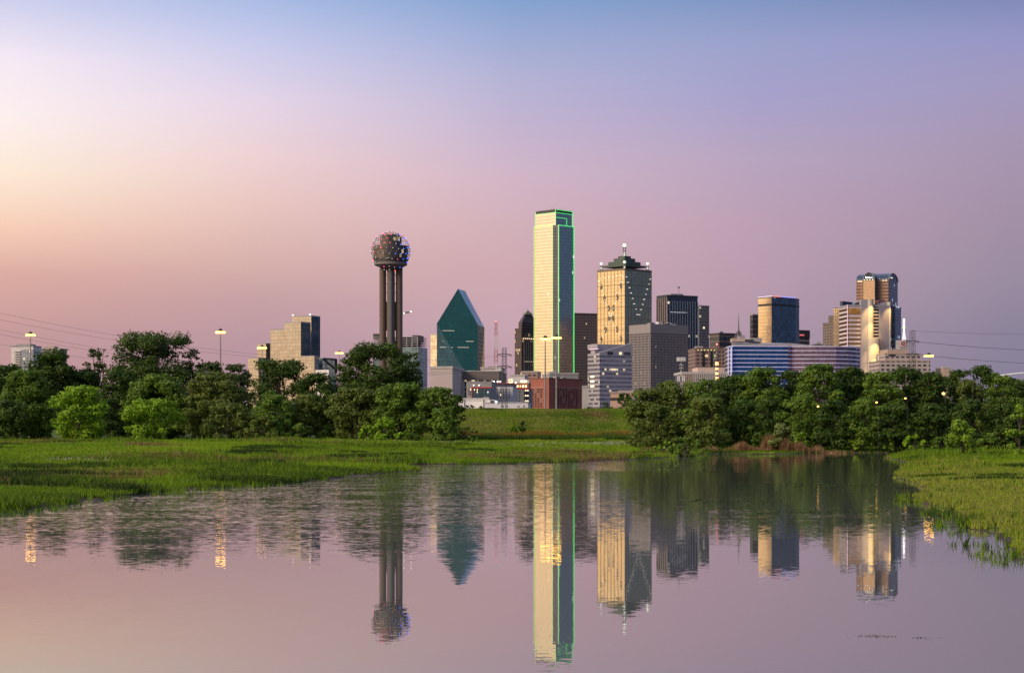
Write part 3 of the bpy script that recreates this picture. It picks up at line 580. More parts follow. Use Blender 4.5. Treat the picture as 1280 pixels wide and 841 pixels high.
for px in (651.6, 654.2, 656.4): part(th, 'terrace_window', warm, fr, fr.ux(px)-.6, fr.ux(px)+.6, 2.8, 3.3, fr.z(478), fr.z(475.2))
bulb(th, fr.p(fr.ux(644.4), 1.4, fr.z(478.2)), .5, starw, 'terrace_lamp')
part(th, 'dark_bay', black_g, fr, fr.ux(655.2), fr.ux(661), -.3, .6, Z0, fr.z(486.4))
for py in (488, 494.5, 501):
    for px in (657.2, 659.8): part(th, 'window', warm, fr, fr.ux(px)-.38, fr.ux(px)+.38, -.5, .4, fr.z(py+.8), fr.z(py-.8))
for px in (645.5, 649.3):
    for py in (490, 494, 497.5, 501): part(th, 'window', dk_glass, fr, fr.ux(px)-.35, fr.ux(px)+.35, -.12, .2, fr.z(py+.8), fr.z(py-.8))
fr = front(638, 656, 1500, 40, -4); th, z = tower('pale_block', 'pale lilac block with plain walls directly above the lit yellow terrace', fr, 469, white_c, 'building', .8)
fr = front(652, 672, 1900, 40, -6); th, z = tower('brown_block', 'small brown block at the foot of the tall gold tower', fr, 464.5, facade('brown_small', (.06, .05, .05), (.30, .20, .17), 5, 3.6, .35, .5, .2, .3, .12, lits=1), 'building', .8)
fr = front(573, 611, 720, 30, -3); th = thing('white_warehouse', 'long low white warehouse with downpipes, sitting just behind the levee', 'warehouse', fr.mid())
part(th, 'wall', white_p, fr, 0, fr.s, 0, fr.t, Z0-4, fr.z(498.2)); part(th, 'roof', plain('white_roof', (.6, .57, .56)), fr, -.2, fr.s+.2, -.25, fr.t+.2, fr.z(498.4), fr.z(497.5)); part(th, 'cornice', grey_c, fr, -.1, fr.s, -.12, 1, fr.z(500.6), fr.z(500.2))
for px in (580.5, 604.5): part(th, 'downpipe', steel, fr, fr.ux(px)-.12, fr.ux(px)+.12, -.3, -.02, Z0, fr.z(499.3))
part(th, 'roof_unit', steel, fr, fr.ux(611)-2.5, fr.ux(611)-.3, 3, 9, fr.z(497.6), fr.z(495.5))
fr = front(606, 660, 700, 24, -3); th = thing('white_shed', 'low white shed with a wall light, right of the long warehouse', 'shed', fr.mid())
part(th, 'wall', plain('lilac_white_paint', (.58, .56, .60), .6), fr, 0, fr.s, 0, fr.t, Z0-4, fr.z(503.4)); part(th, 'roof', plain('shed_roof', (.5, .48, .5), .5), fr, -.2, fr.s+.2, -.2, fr.t+.2, fr.z(503.6), fr.z(502.7)); part(th, 'upper_wall', white_p, fr, 1, fr.ux(619), 2, 18, fr.z(502.8), fr.z(499.8)); part(th, 'dark_hood', dark_m, fr, fr.ux(613), fr.ux(617), -.6, 2, fr.z(502.6), fr.z(500.5))
bulb(th, fr.p(fr.ux(620.3), -.4, fr.z(502.2)), .45, starw, 'wall_lamp')
for px in (628, 633.5, 648, 655): part(th, 'window', dk_glass, fr, fr.ux(px)-.35, fr.ux(px)+.35, -.08, .2, fr.z(508.5), fr.z(507.2))

# --- pyramid-topped dark tower
fr = corner(643.5, 652, 676, 2350, 52); th = thing('pyramid_tower', 'dark brown tower with pyramid roof, left of the tall green-edged tower', 'skyscraper', fr.mid(), SKYLINE)
pg = facade('brown_banded_glass', (.055, .05, .055), (.075, .05, .05), 3.2, 3.9, .35, .22, .55, .22, .03, (1, .66, .3), .8, .2, .008, rows=.03, seed=9)
part(th, 'facade', pg, fr, 0, fr.s, 0, fr.t, Z0, fr.z(410)); e = 3.5; part(th, 'shoulder', pg, fr, e, fr.s-e, e, fr.t-e, fr.z(410), fr.z(402.5))
def pyr(name, mat, f, x0, x1, y0, y1, z0, z1, tip=0.):
    m = MB(); cxx, cyy2 = (x0+x1)/2, (y0+y1)/2; a = [(x0, y0), (x1, y0), (x1, y1), (x0, y1)]; b = [(cxx+(q[0]-cxx)*tip, cyy2+(q[1]-cyy2)*tip) for q in a]
    for i in range(4):
        j = (i+1) % 4; m.face([f.p(*a[i], z0), f.p(*a[j], z0), f.p(*b[j], z1), f.p(*b[i], z1)], [(0, z0), (8, z0), (4+4*tip, z1), (4-4*tip, z1)])
    if tip: m.face([f.p(*q, z1) for q in b])
    return m.build(name, mat, th)
pyr('roof', plain('slate_roof', (.055, .04, .045), .5), fr, e, fr.s-e, e, fr.t-e, fr.z(402.5), fr.z(392), .42); pyr('roof_cap', plain('copper_roof', (.18, .17, .09), .5), fr, fr.s*.28, fr.s*.72, fr.t*.28, fr.t*.72, fr.z(392.3), fr.z(386.8), .02)
edge(th, [fr.p(fr.s/2, fr.t/2, fr.z(387.5)), fr.p(fr.s/2, fr.t/2, fr.z(384.5))], .3, dark_m, 'finial')
for i in range(6): part(th, 'light_fin', plain('pale_fin', (.22, .18, .16)), fr, fr.ux(655+2.6*i)-.5, fr.ux(655+2.6*i)+.5, -.7, .3, Z0, fr.z(415+abs(i-2.5)*2))
part(th, 'lit_floor', warm, fr, fr.ux(653.5), fr.s*.9, -.25, .3, fr.z(423.4), fr.z(422.4)); part(th, 'lit_floor', glow('dim_window_light', (1, .75, .45), .6), fr, fr.ux(655), fr.s*.85, -.25, .3, fr.z(452), fr.z(451.3))

# --- tall green-edged tower
fr = corner(668, 694.6, 717.2, 2236, 44); th = thing('green_edged_tower', 'tallest tower, gold on one face, blue on the other, outlined in green light', 'skyscraper', fr.mid(), SKYLINE)
bg2 = facade('banded_mirror_glass', (.82, .77, .69), (.46, .42, .35), 1.5, 3.95, .03, .18, .93, .10, .002, (1, 1, 1), .8, .07, .005, warp=.03, fmetal=.85, frough=.28)
n_ = 5.0; fr.s += n_; fr.t += n_; S, T = fr.s, fr.t; zt = fr.z(281); zr = fr.z(262); zu = fr.z(276)
poly = [(n_, 0), (S-n_, 0), (S-n_, n_), (S, n_), (S, T-n_), (S-n_, T-n_), (S-n_, T), (n_, T), (n_, T-n_), (0, T-n_), (0, n_), (n_, n_)]
m = MB(); m.prism(fr, poly, Z0, zt); m.build('glass_shaft', bg2, th)
q = 3.8; part(th, 'crown', bg2, fr, q, S-q, q, T-q, zt-.1, fr.z(265)); part(th, 'crown_band', dk_glass, fr, q-.2, S-q+.2, q-.2, T-q+.2, fr.z(265), fr.z(261.5)); part(th, 'roof', roof_m, fr, q+.5, S-q-.5, q+.5, T-q-.5, fr.z(261.6), fr.z(260.6))
G = .38
for (x, y, mt_) in ((n_, -.5, g_neon), (S-n_, -.5, g_neon), (-.5, n_, y_neon), (-.5, T-n_, y_neon), (S+.4, n_, g_neon)): edge(th, [fr.p(x, y, Z0), fr.p(x, y, zt)], G, mt_)
for (x, y, mt_) in ((q-.4, q-.4, y_neon), (S-q+.4, q-.4, g_neon), (q-.4, T-q+.4, y_neon)): edge(th, [fr.p(x, y, zt), fr.p(x, y, fr.z(262))], G, mt_)
edge(th, [fr.p(n_, -.5, zt), fr.p(S-n_, -.5, zt)], G, g_neon); edge(th, [fr.p(-.5, n_, zt), fr.p(-.5, T-n_, zt)], G, y_neon)
edge(th, [fr.p(q-.4, T-q, fr.z(265)), fr.p(q-.4, q-.4, fr.z(265))], G*.8, g_neon); edge(th, [fr.p(q-.4, q-.4, fr.z(265)), fr.p(S-q, q-.4, fr.z(265))], G*.8, g_neon); edge(th, [fr.p(q-.4, q-.4, fr.z(261.5)), fr.p(S-q, q-.4, fr.z(261.5))], G*.8, g_neon); edge(th, [fr.p(q-.4, q-.4, fr.z(271)), fr.p(fr.ux(711), q-.4, fr.z(271)), fr.p(fr.ux(711), q-.4, fr.z(280))], G*.7, g_neon)
for i in range(7): edge(th, [fr.p(6+i*5.5, 9+(i*7) % 20, fr.z(260.8)), fr.p(6+i*5.5, 9+(i*7) % 20, fr.z(258.2-(i % 3)))], .16, steel, 'antenna')
fr = front(687, 723, 1800, 40, 10); th, z = tower('podium_block', 'grey podium with rooftop machines at the foot of the green-edged tower', fr, 466.5, grey_c, 'building', .8, plant=4, seed=8)

# --- red brick block
fr = corner(661, 686, 727.5, 1150, 40); th = thing('brick_block', 'red brick block with grids of square windows, behind the twin lamps', 'building', fr.mid())
part(th, 'wall', brick, fr, 0, fr.s, 0, fr.t, Z0-3, fr.z(473)); part(th, 'parapet', plain('dark_brick', (.17, .06, .045), .8), fr, -.2, fr.s+.2, -.2, fr.t+.2, fr.z(473.4), fr.z(472.2)); part(th, 'stone_course', tan_c, fr, -.12, fr.s+.12, -.12, fr.t+.12, fr.z(484), fr.z(483.5))
part(th, 'corner_pier', brick, fr, -.6, 2.6, -.6, 4, Z0, fr.z(474))
wz = [fr.z(486.5+3*i) for i in range(8)]; cold_w = plain('brick_window', (.012, .011, .012), .4)
ms = [cold_w]*9+[plain('curtain_window', (.16, .13, .14), .3)]*2
windows(th, fr, ms, [fr.ux(698+3.3*i) for i in range(8)], wz, 1.25, 1.05); windows(th, fr, ms[1:], [fr.vy(666+3.5*i) for i in range(4)], wz, 1.4, 1.05, 'l')
for i in range(3): part(th, 'rooftop_plant', grey_c, fr, 8+i*7, 12+i*7, 6, 10, fr.z(472.4), fr.z(470.5-(i % 2)))
fr = front(727.5, 736, 1300, 30, 0); th, z = tower('pale_block', 'narrow pale grey annex squeezed right of the red brick block', fr, 483, conc, 'building', .5)

# --- brown tower, lit gold tower with crosses of bulbs
fr = corner(708, 714, 746.5, 2500, 70); th, z = tower('brown_tower', 'dark brown banded tower between the green-edged tower and the gold one', fr, 391.5, facade('brown_grid', (.06, .045, .05), (.14, .10, .095), 2.6, 3.9, .38, .42, .4, .3, .01, lits=1.2, seed=12), 'skyscraper', 1.2, plain('brown_cap', (.08, .06, .06)))
fr = corner(746.8, 781, 814.3, 2000, 45); th = thing('bulb_cross_tower', 'gold and blue tower with crossing rows of white bulbs and glowing spires', 'skyscraper', fr.mid(), SKYLINE)
rg = facade('amber_mirror_glass', (.78, .66, .46), (.42, .34, .24), 2.15, 4.0, .10, .10, .92, .14, .0, var=.08, tilt=.006, warp=.03, fmetal=.8, frough=.3); rg.name = 'amber_mirror_glass'
S, T = fr.s, fr.t; zt = fr.z(337.5)
rb = facade('blue_mirror_glass', (.30, .40, .50), (.10, .14, .19), 2.15, 4.0, .10, .10, .92, .14, .006, var=.12, tilt=.006, fmetal=.8, frough=.3)
part(th, 'facade', rg, fr, 0, S, 0, T, Z0, zt); part(th, 'parapet', plain('bronze_parapet', (.16, .13, .10), .4, .4), fr, -.35, S+.35, -.35, T+.35, zt-.2, fr.z(335))
mul = plain('bronze_mullion', (.34, .26, .17), .35, .8)
for i in range(9):
    part(th, 'mullion', mul, fr, S*i/8-.16, S*i/8+.16, -.3, -.02, Z0, zt-.3); part(th, 'mullion', mul, fr, -.3, -.02, T*i/8-.16, T*i/8+.16, Z0, zt-.3)
for i in range(8): z = fr.z(356+14*i); part(th, 'floor_band', mul, fr, -.3, S+.3, -.3, T+.3, z, z+.7)
def dots(face, p0, p1, n, mt_=starw):
    for i in range(n):
        t = i/(n-1); w = p0[0]+(p1[0]-p0[0])*t; z = fr.z(p0[1]+(p1[1]-p0[1])*t)
        bulb(th, fr.p(S*w, -.8, z) if face == 'r' else fr.p(-.8, T*w, z), .37, mt_)
dots('l', (.95, 349), (.53, 391), 8); dots('l', (.05, 346), (.47, 391), 8); dots('l', (.47, 394), (.88, 425), 6); dots('l', (.53, 394), (.15, 423), 6); dots('l', (.12, 344), (.88, 346), 6)
dots('r', (.05, 346), (.46, 392), 8); dots('r', (.95, 346), (.54, 392), 8)
dia = plain('bronze_diamond', (.16, .13, .10), .35, .6)
for w, py in ((.86, 357), (.74, 371), (.58, 384), (.42, 384), (.27, 371), (.14, 357), (.57, 397), (.43, 397), (.70, 411), (.28, 411), (.86, 423), (.14, 423)):
    m = MB(); y0 = T*w; z = fr.z(py); m.face([fr.p(-.5, y0-1.9, z), fr.p(-.5, y0, z-4), fr.p(-.5, y0+1.9, z), fr.p(-.5, y0, z+4)]); m.face([fr.p(-.1, y0-1.9, z), fr.p(-.1, y0, z+4), fr.p(-.1, y0+1.9, z), fr.p(-.1, y0, z-4)]); m.build('diamond_panel', dia, th)
gr_m = plain('green_patina', (.05, .075, .06), .6); 
for i, (e, a_, b_) in enumerate(((.10, 335, 332.5), (.20, 332.5, 328), (.30, 328, 323.5), (.38, 323.5, 320.5))): part(th, 'roof_tier', gr_m, fr, S*e, S*(1-e), T*e, T*(1-e), fr.z(a_, S/2, T/2), fr.z(b_, S/2, T/2))
def spire(x, y, y0, y1, r):
    z0, z1 = fr.z(y0, x, y), fr.z(y1, x, y); c_ = fr.p(x, y, 0)[:2]; h = z1-z0
    m = MB()
    for a in range(4): m.tube([(c_[0]+r*math.cos(a*1.571+.6), c_[1]+r*math.sin(a*1.571+.6), z0-1), (c_[0]+r*math.cos(a*1.571+.6), c_[1]+r*math.sin(a*1.571+.6), z1-r)], .28, 5)
    n = max(2, int(h/3.5))
    for i in range(n+1): z = z0+(h-r)*i/n; m.lathe(c_, [(r*.95, z-.25), (r*1.1, z), (r*.95, z+.25)], 10)
    s_ = m.build('spire', steel, th)
    m = MB(); m.lathe(c_, [(r*.55, z0), (r*.55, z0+h*.3)], 8); m.build('spire_lamp', glow('dim_pearl_lamp', (.85, 1, .78), .7), s_)
    m = MB(); m.lathe(c_, [(r*1.05, z1-r*1.9), (r*1.15, z1-r*1.2), (r*.8, z1-r*.3), (0, z1)], 10); m.build('spire_lamp', pearl, s_)
    if h > 15:
        for a in (.45, .68): m = MB(); m.lathe(c_, [(r*.8, z0+h*a-1), (r*.95, z0+h*a), (r*.8, z0+h*a+1.5)], 8); m.build('spire_lamp', pearl, s_)
spire(S/2, T/2, 321, 304.5, 1.9); spire(3, 3, 336, 325.8, 1.5); spire(3, T-3, 337, 328, 1.5); spire(S-3, 3, 337, 328, 1.5); spire(S-3, T-3, 336, 328, 1.5)

# --- white office with sloping roof wall, grey grid block
fr = corner(734.6, 749.5, 790, 1600, 62); th = thing('sloped_roof_office', 'lilac grey office with sloping roof wall and lit windows, below the gold tower', 'office building', fr.mid(), SKYLINE)
of = facade('lilac_office', (.17, .17, .22), (.34, .31, .34), 2.4, 3.8, .12, .52, .5, .2, .05, (1, .80, .45), .8, .3, .01, rows=.012, seed=21)
part(th, 'facade', of, fr, 0, fr.s, 0, fr.t, Z0, fr.z(441)); lw = plain('lilac_wall', (.34, .31, .34))
m = MB(); m.prism(fr, [(0, 0), (fr.s, 0), (fr.s, 3), (0, 3)], fr.z(441), 0, ztop=lambda x, y: fr.z(440.6)+(fr.z(427.6)-fr.z(440.6))*min(1, x/(fr.ux(777)))); m.build('roof_wall', lw, th)
part(th, 'back_wall', lw, fr, -.2, 2.5, fr.t*.02+3.2, fr.t, fr.z(434.8), fr.z(429.6)); part(th, 'penthouse', lw, fr, 2, fr.s, fr.t*.55, fr.t*.9, fr.z(441), fr.z(429)); part(th, 'lit_soffit', glow('pink_strip_light', (1, .6, .8), .9), fr, .3, 1.2, 4, fr.t-1, fr.z(436), fr.z(435.2))
for px, mt_ in ((761, dk_glass), (764.5, dk_glass), (775.6, glow('yellow_window', (1, .9, .4), .8)), (782, dk_glass), (786, dk_glass)): part(th, 'window', mt_, fr, fr.ux(px)-1.4, fr.ux(px)+1.4, -.2, .5, fr.z(442.8), fr.z(439.3))
for i in range(3): part(th, 'lit_window', warm, fr, -.2, .3, fr.t*.45, fr.t*.75, fr.z(471.5+6*i), fr.z(469+6*i))
fr = corner(787.5, 813.2, 859.5, 1900, 55); th = thing('grid_office', 'boxy grey office block covered in a fine grid of small windows', 'office building', fr.mid(), SKYLINE)
part(th, 'glass_core', facade('dark_core_glass', (.035, .035, .05), None, 2, 3, 0, 0, .25, .2, .006, lits=1), fr, 0, fr.s, 0, fr.t, Z0, fr.z(416)); gw = plain('grey_precast', (.23, .205, .21), .8, 0, .05); part(th, 'cornice', gw, fr, -.7, fr.s+.7, -.7, fr.t+.7, fr.z(416), fr.z(404.8))
st = (fr.z(416)-Z0)/38
for i in range(38): part(th, 'spandrel', gw, fr, -.35, fr.s+.35, -.35, fr.t+.35, Z0+i*st+.02, Z0+i*st+st*.48)
piers(th, fr, 'pier', gw, Z0, fr.z(416)-.02, 15, 26, .75)
for i in range(7): part(th, 'rooftop_plant', [grey_c, dark_m, white_c][i % 3], fr, fr.s*(.05+.12*i), fr.s*(.05+.12*i)+3+i % 3, 4+(i*5) % 9, 8+(i*5) % 9, fr.z(404.9), fr.z(403.2-(i % 3)))

# --- dark striped towers
fr = corner(821, 834, 872, 2150, 62); th, z = tower('striped_tower', 'dark blue tower with thin pale vertical stripes and a roof mast', fr, 369, facade('navy_glass', (.07, .09, .13), (.035, .045, .07), 3, 3.9, .1, .3, .6, .15, .008, (1, .85, .6), 1, seed=31, rows=.012), 'skyscraper', 1.5, dark_m, 2, 5)
for i in range(13): part(th, 'vertical_fin', plain('pale_blue_fin', (.24, .28, .36), .4, .3), fr, fr.s*i/12-.35, fr.s*i/12+.35, -.7, -.02, Z0, fr.z(376)); 
for i in range(6): part(th, 'vertical_fin', pink_c, fr, -.7, -.02, fr.t*i/5-.4, fr.t*i/5+.4, Z0, fr.z(372))
edge(th, [fr.p(fr.ux(853), 8, z), fr.p(fr.ux(853), 8, fr.z(357))], .45, steel, 'mast'); part(th, 'mast_head', steel, fr, fr.ux(853)-1.2, fr.ux(853)+1.2, 7, 9, fr.z(358.5), fr.z(357))
part(th, 'lit_floor', glow('pale_floor_light', (.9, .92, 1), .45), fr, fr.ux(838), fr.ux(858), -.3, .3, fr.z(390.3), fr.z(389.5))
fr = corner(868, 874, 886.5, 2400, 60); th, z = tower('banded_tower', 'slate blue banded tower directly right of the dark striped tower', fr, 382, facade('slate_bands', (.12, .14, .17), (.17, .17, .19), 3, 3.8, .1, .4, .5, .2, .05, (1, .85, .55), 1.2, seed=33), 'skyscraper', 1, grey_c)
fr = corner(887, 899, 921, 2300, 60); th, z = tower('low_dark_office', 'low dark glass office with flat roof, left of the grey spire', fr, 416.5, facade('low_dark', (.05, .06, .08), (.13, .09, .08), 6, 7, .05, .3, .4, .2, .004), 'office building', 1.4, dark_m, 1, 3)
fr = front(869, 908, 1750, 40, 4); th, z = tower('brown_slab', 'brown slab block with window rows, above the pale finned building', fr, 435.5, facade('brown_slab_wall', (.08, .06, .06), (.22, .15, .125), 4.2, 3.6, .3, .45, .3, .3, .02, lits=.9, seed=41), 'office building', 1, plain('brown_coping', (.16, .11, .09)), 2, 9)
for px in (879.5, 889.5): part(th, 'dark_strip', black_g, fr, fr.ux(px)-1.1, fr.ux(px)+1.1, -.3, .4, Z0, fr.z(439))
for i in range(6): part(th, 'eave_light', glow('dim_yellow', (1, .75, .15), .9), fr, 2.2+i*3.2, 3.4+i*3.2, -.6, -.2, fr.z(438), fr.z(437))
fr = front(853, 907.5, 1350, 40, 3); th, z = tower('finned_hall', 'pale pinkish building with closely spaced vertical fins above the right grove', fr, 467.5, facade('fin_gaps', (.06, .055, .08), None, 3, 4, 0, 0, .2, .3, 0), 'building')
for i in range(24): part(th, 'fin', tan_c if i < 6 else conc, fr, fr.s*i/23-.45, fr.s*i/23+.45, -.8, .2, Z0, z)
part(th, 'roof', conc, fr, -.7, fr.s+.7, -.9, 40.5, z, fr.z(464.5)); part(th, 'upper_storey', plain('peach_wall', (.46, .34, .29)), fr, fr.ux(874), fr.s, 6, 34, fr.z(464.6), fr.z(458.5))

# --- spire, flat-roofed hotel with LED bands
d = 1900; cx = X(923.2, d); th = thing('spire', 'slender grey spire on arched feet above the blue-banded hotel', 'spire', (cx, d, CITY))
m = MB(); m.lathe((cx, d), [(.9*d/F*2, H(420, d)), (1.1*d/F, H(414, d)), (.55*d/F, H(400, d)), (.05, H(389.5, d))], 10); m.build('needle', plain('spire_grey', (.14, .125, .14), .5), th)
m = MB()
for a in range(6): q_ = a*math.pi/3; m.tube([(cx+4.6*math.cos(q_), d+4.6*math.sin(q_), H(425, d)), (cx+3.4*math.cos(q_), d+3.4*math.sin(q_), H(419, d)), (cx+.9*math.cos(q_), d+.9*math.sin(q_), H(413, d))], .5, 5)
m.build('foot_arch', plain('spire_grey', (1, 1, 1)), th)
sfr = Frame((cx, d), (1, 0), (0, 1), d); part(th, 'plinth', tan_c, sfr, -6, 7, -4, 10, Z0, H(424, d)); part(th, 'side_block', grey_c, sfr, 1.5, 6, -5, 3, H(425, d), H(419.6, d))
d = 1550; fr = Frame((X(908, d), d), (1, 0), (0, 1), d); th = thing('banded_hotel', 'long curved hotel of blue glass with glowing lilac floor bands', 'hotel', (X(990, d), d+20, CITY), SKYLINE)
cr_ = [(908.3, 24), (912, 4), (916.5, 0), (985, 5), (990, 9), (1000, 8), (1020, 7), (1045, 9), (1060, 14), (1070, 22), (1075.5, 34)]
front_p = [(fr.ux(px, dy), dy) for px, dy in cr_]; backp = [(front_p[-1][0]+4, 62), (front_p[0][0]+6, 62)]
ob = facade('led_blue_glass', (.02, .11, .38), (.01, .03, .10), 3.2, 3.6, .10, .14, .6, .14, 0, (1, .8, .75), .3, .35, .015, seed=51)  # LED glow put into the glass as a blue base colour
ob2 = facade('rosy_blue_glass', (.40, .26, .32), (.11, .06, .09), 3.2, 3.6, .10, .14, .75, .14, 0, (1, .7, .65), .3, .35, .015, seed=52)  # pink sky reflection put into this wing's glass colour
zt = fr.z(432.5)
m = MB(); poly = front_p[:4]+[(front_p[3][0]+3, 62), backp[1]]; m.prism(fr, poly, Z0, zt); m.build('blue_wing', ob, th)
m = MB(); poly = front_p[3:]+[backp[0], (front_p[3][0]+3.2, 62)]; m.prism(fr, poly, Z0, zt-.3); m.build('rosy_wing', ob2, th)
lb = plain('lilac_band', (.40, .35, .45), .5); ll = glow('lilac_led', (.55, .50, 1), .36); n = 11
for i in range(n+1):
    z0 = fr.z(432+5.2*i); 
    m = MB()
    off = [(x_-(.45 if j == 0 else 0), y_-.45) for j, (x_, y_) in enumerate(front_p)]
    m.prism(fr, off+[(front_p[-1][0]+.7, 40), (front_p[-1][0]-1, 50), (front_p[0][0]+1, 50)], z0-.72, z0)
    b_ = m.build('floor_band', lb, th)
    m = MB()
    for j in range(len(off)-1):
        (xa, ya), (xb, yb) = off[j], off[j+1]; m.face([fr.p(xa, ya-.06, z0-.62), fr.p(xb, yb-.06, z0-.62), fr.p(xb, yb-.06, z0-.2), fr.p(xa, ya-.06, z0-.2)])
    m.build('led_strip', ll, b_)
for px in (910.5, 913.5): part(th, 'lit_column', ll, fr, fr.ux(px, 4)-.3, fr.ux(px, 4)+.3, 2+(912-px)*3, 5, Z0, zt-1)
rt = plain('hotel_roof_cladding', (.30, .28, .30), .6)
m = MB(); poly = [(fr.ux(915), 3), (fr.ux(990, 12), 12), (fr.ux(1022, 12), 12), (fr.ux(1022, 12)+4, 48), (fr.ux(915)+6, 48)]; hx = lambda x: np.interp(x, [fr.ux(915), fr.ux(920), fr.ux(962), fr.ux(1000), fr.ux(1024)], [fr.z(431), fr.z(424.2), fr.z(424.5), fr.z(429), fr.z(432)])
m.prism(fr, poly, zt-.1, 0, ztop=lambda x, y: float(hx(x))); m.build('roof_block', rt, th)
m = MB(); m.prism(fr, [(fr.ux(988, 11), 11), (fr.ux(1072, 24), 24), (fr.ux(1072, 24), 44), (fr.ux(988, 11)+3, 44)], zt-.2, 0, ztop=lambda x, y: float(np.interp(x, [fr.ux(988), fr.ux(1072)], [fr.z(429.5), fr.z(432.2)]))); m.build('roof_block', plain('hotel_roof_pale', (.42, .37, .38), .6), th)
part(th, 'rooftop_plant', tan_c, fr, fr.ux(918), fr.ux(934), 14, 30, fr.z(426), fr.z(421.5)); part(th, 'rooftop_plant', grey_c, fr, fr.ux(941), fr.ux(956), 16, 30, fr.z(426), fr.z(421)); part(th, 'rooftop_plant', dark_m, fr, fr.ux(934.5), fr.ux(944), 14, 26, fr.z(426), fr.z(423))

# --- gold flanked tower and its small neighbours
fr = corner(937.5, 941, 950, 2400, 60); th, z = tower('small_dark_tower', 'small dark tower half hidden at the left of the gold flanked tower', fr, 393, facade('small_dark', (.05, .055, .065), (.08, .075, .08), 3, 7, .05, .35, .4, .2, .0), 'skyscraper', 1.2, grey_c)
d = 2050; fr = corner(947.8, 964.5, 999, d, 50); th = thing('gold_flanked_tower', 'many-sided tower with one gold flank and dark faces, roof edge lit red and blue', 'skyscraper', fr.mid(), SKYLINE)
gf = facade('gold_flank_glass', (.76, .64, .48), (.50, .40, .30), 3, 3.9, .03, .12, .92, .12, .0, tilt=.006, var=.06, warp=.03, fmetal=.9, frough=.25); df = facade('shaded_flank_glass', (.22, .25, .32), (.07, .075, .1), 3, 3.9, .05, .16, .85, .14, .006, (.8, .85, 1), .8, tilt=.006)
k = d/F; g0 = fr.p(0, fr.t, 0); g1 = fr.p(0, 0, 0); c1 = (X(976, d+8.5), d+8.5); c2 = (X(994.5, d+27), d+27); c3 = (X(999, d+38), d+38)
WF = Frame((0, 0), (1, 0), (0, 1), d); fp = [(g0[0], g0[1]), (g1[0], g1[1]), c1, c2, c3, (c3[0]+2, d+60), (g0[0]+14, d+62)]
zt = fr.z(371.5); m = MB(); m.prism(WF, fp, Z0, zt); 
m.mi = [0]+[1]*(len(m.f)-1); m.build('glass_body', [gf, df], th)  # non-gold faces get a darker copy of the glass, their shade put into colour
def ring(name, mat, z0, z1, pr):
    cxm = sum(p_[0] for p_ in fp)/len(fp); cym = sum(p_[1] for p_ in fp)/len(fp)
    m = MB(); m.prism(WF, [(cxm+(p_[0]-cxm)*(1+pr), cym+(p_[1]-cym)*(1+pr)) for p_ in fp], z0, z1); return m.build(name, mat, th)
ring('dark_band', plain('bronze_band', (.05, .045, .045), .3, .3), fr.z(382), fr.z(379.3), .012); ring('parapet', plain('bronze_parapet2', (.08, .07, .07), .4, .3), zt-.2, zt+.8, .01)
def roofline(a, b, mt_): edge(th, [(a[0], a[1]-.8, zt+1.1), (b[0], b[1]-.8, zt+1.1)], .5, mt_, 'roof_light')
roofline(fp[1], ((c1[0]), c1[1]), glow('red_roofline', (1, .18, .12), 1.0)); roofline(c1, c2, glow('blue_roofline', (.22, .28, 1), 1.0)); roofline(fp[0], fp[1], glow('lilac_roofline', (.75, .6, 1), .7))
part(th, 'rooftop_plant', dark_m, fr, 1, 4, fr.t-6, fr.t-1, zt, zt+2.2)
fr = corner(995, 999, 1012, 2300, 60); th, z = tower('sign_top_office', 'low grey office with a small red sign, right of the gold flanked tower', fr, 413, facade('grey_bands', (.07, .07, .09), (.24, .23, .24), 3, 5, .05, .4, .4, .2, 0), 'office building', 1, dark_m)
part(th, 'sign_panel', dark_m, fr, -.4, fr.s+.4, -.4, .2, fr.z(422), fr.z(414.5)); part(th, 'red_sign', glow('red_sign_glow', (1, .05, .05), .7), fr, .3, fr.s*.45, -.7, -.3, fr.z(419.5), fr.z(417.8))
fr = front(1018, 1028, 2500, 25, 0); th, z = tower('distant_office', 'tiny distant office top left of the stepped brown tower', fr, 430.5, grey_c, 'office building', .6, dark_m); part(th, 'penthouse', grey_c, fr, 4.5, 9, 3, 12, z, fr.z(427))

# --- stepped tower
sg = facade('brown_stepped', (.10, .09, .10), (.17, .125, .11), 3.2, 3.6, .3, .3, .5, .2, .01, lits=.8, seed=61); sg2 = facade('gold_stepped', (.85, .62, .40), (.20, .15, .12), 3.6, 3.8, .3, .32, .9, .14, .0, tilt=.008)
TH = 40; base = corner(1042, 1053, 1068, 2250, TH); th = thing('stepped_tower', 'stair-stepped brown and gold tower with a navy blue slab on its right', 'skyscraper', base.mid(), SKYLINE)
def blk2(xl, xc, xr, d, top, mat):
    f = corner(xl, xc, xr, d, TH); part(th, 'tower_block', mat, f, 0, f.s, 0, f.t, Z0, f.z(top)); part(th, 'coping', dark_m, f, -.2, f.s+.2, -.2, f.t+.2, f.z(top)-.3, f.z(top)+.6); return f
blk2(1042, 1053, 1062, 2250, 384.8, sg2); blk2(1035.5, 1042.5, 1050, 2262, 395, sg); blk2(1028.5, 1038, 1046, 2275, 404, sg); blk2(1050, 1053.2, 1069, 2268, 377, facade('navy_slab', (.07, .10, .18), (.04, .05, .09), 3, 3.8, .05, .2, .7, .14, 0))

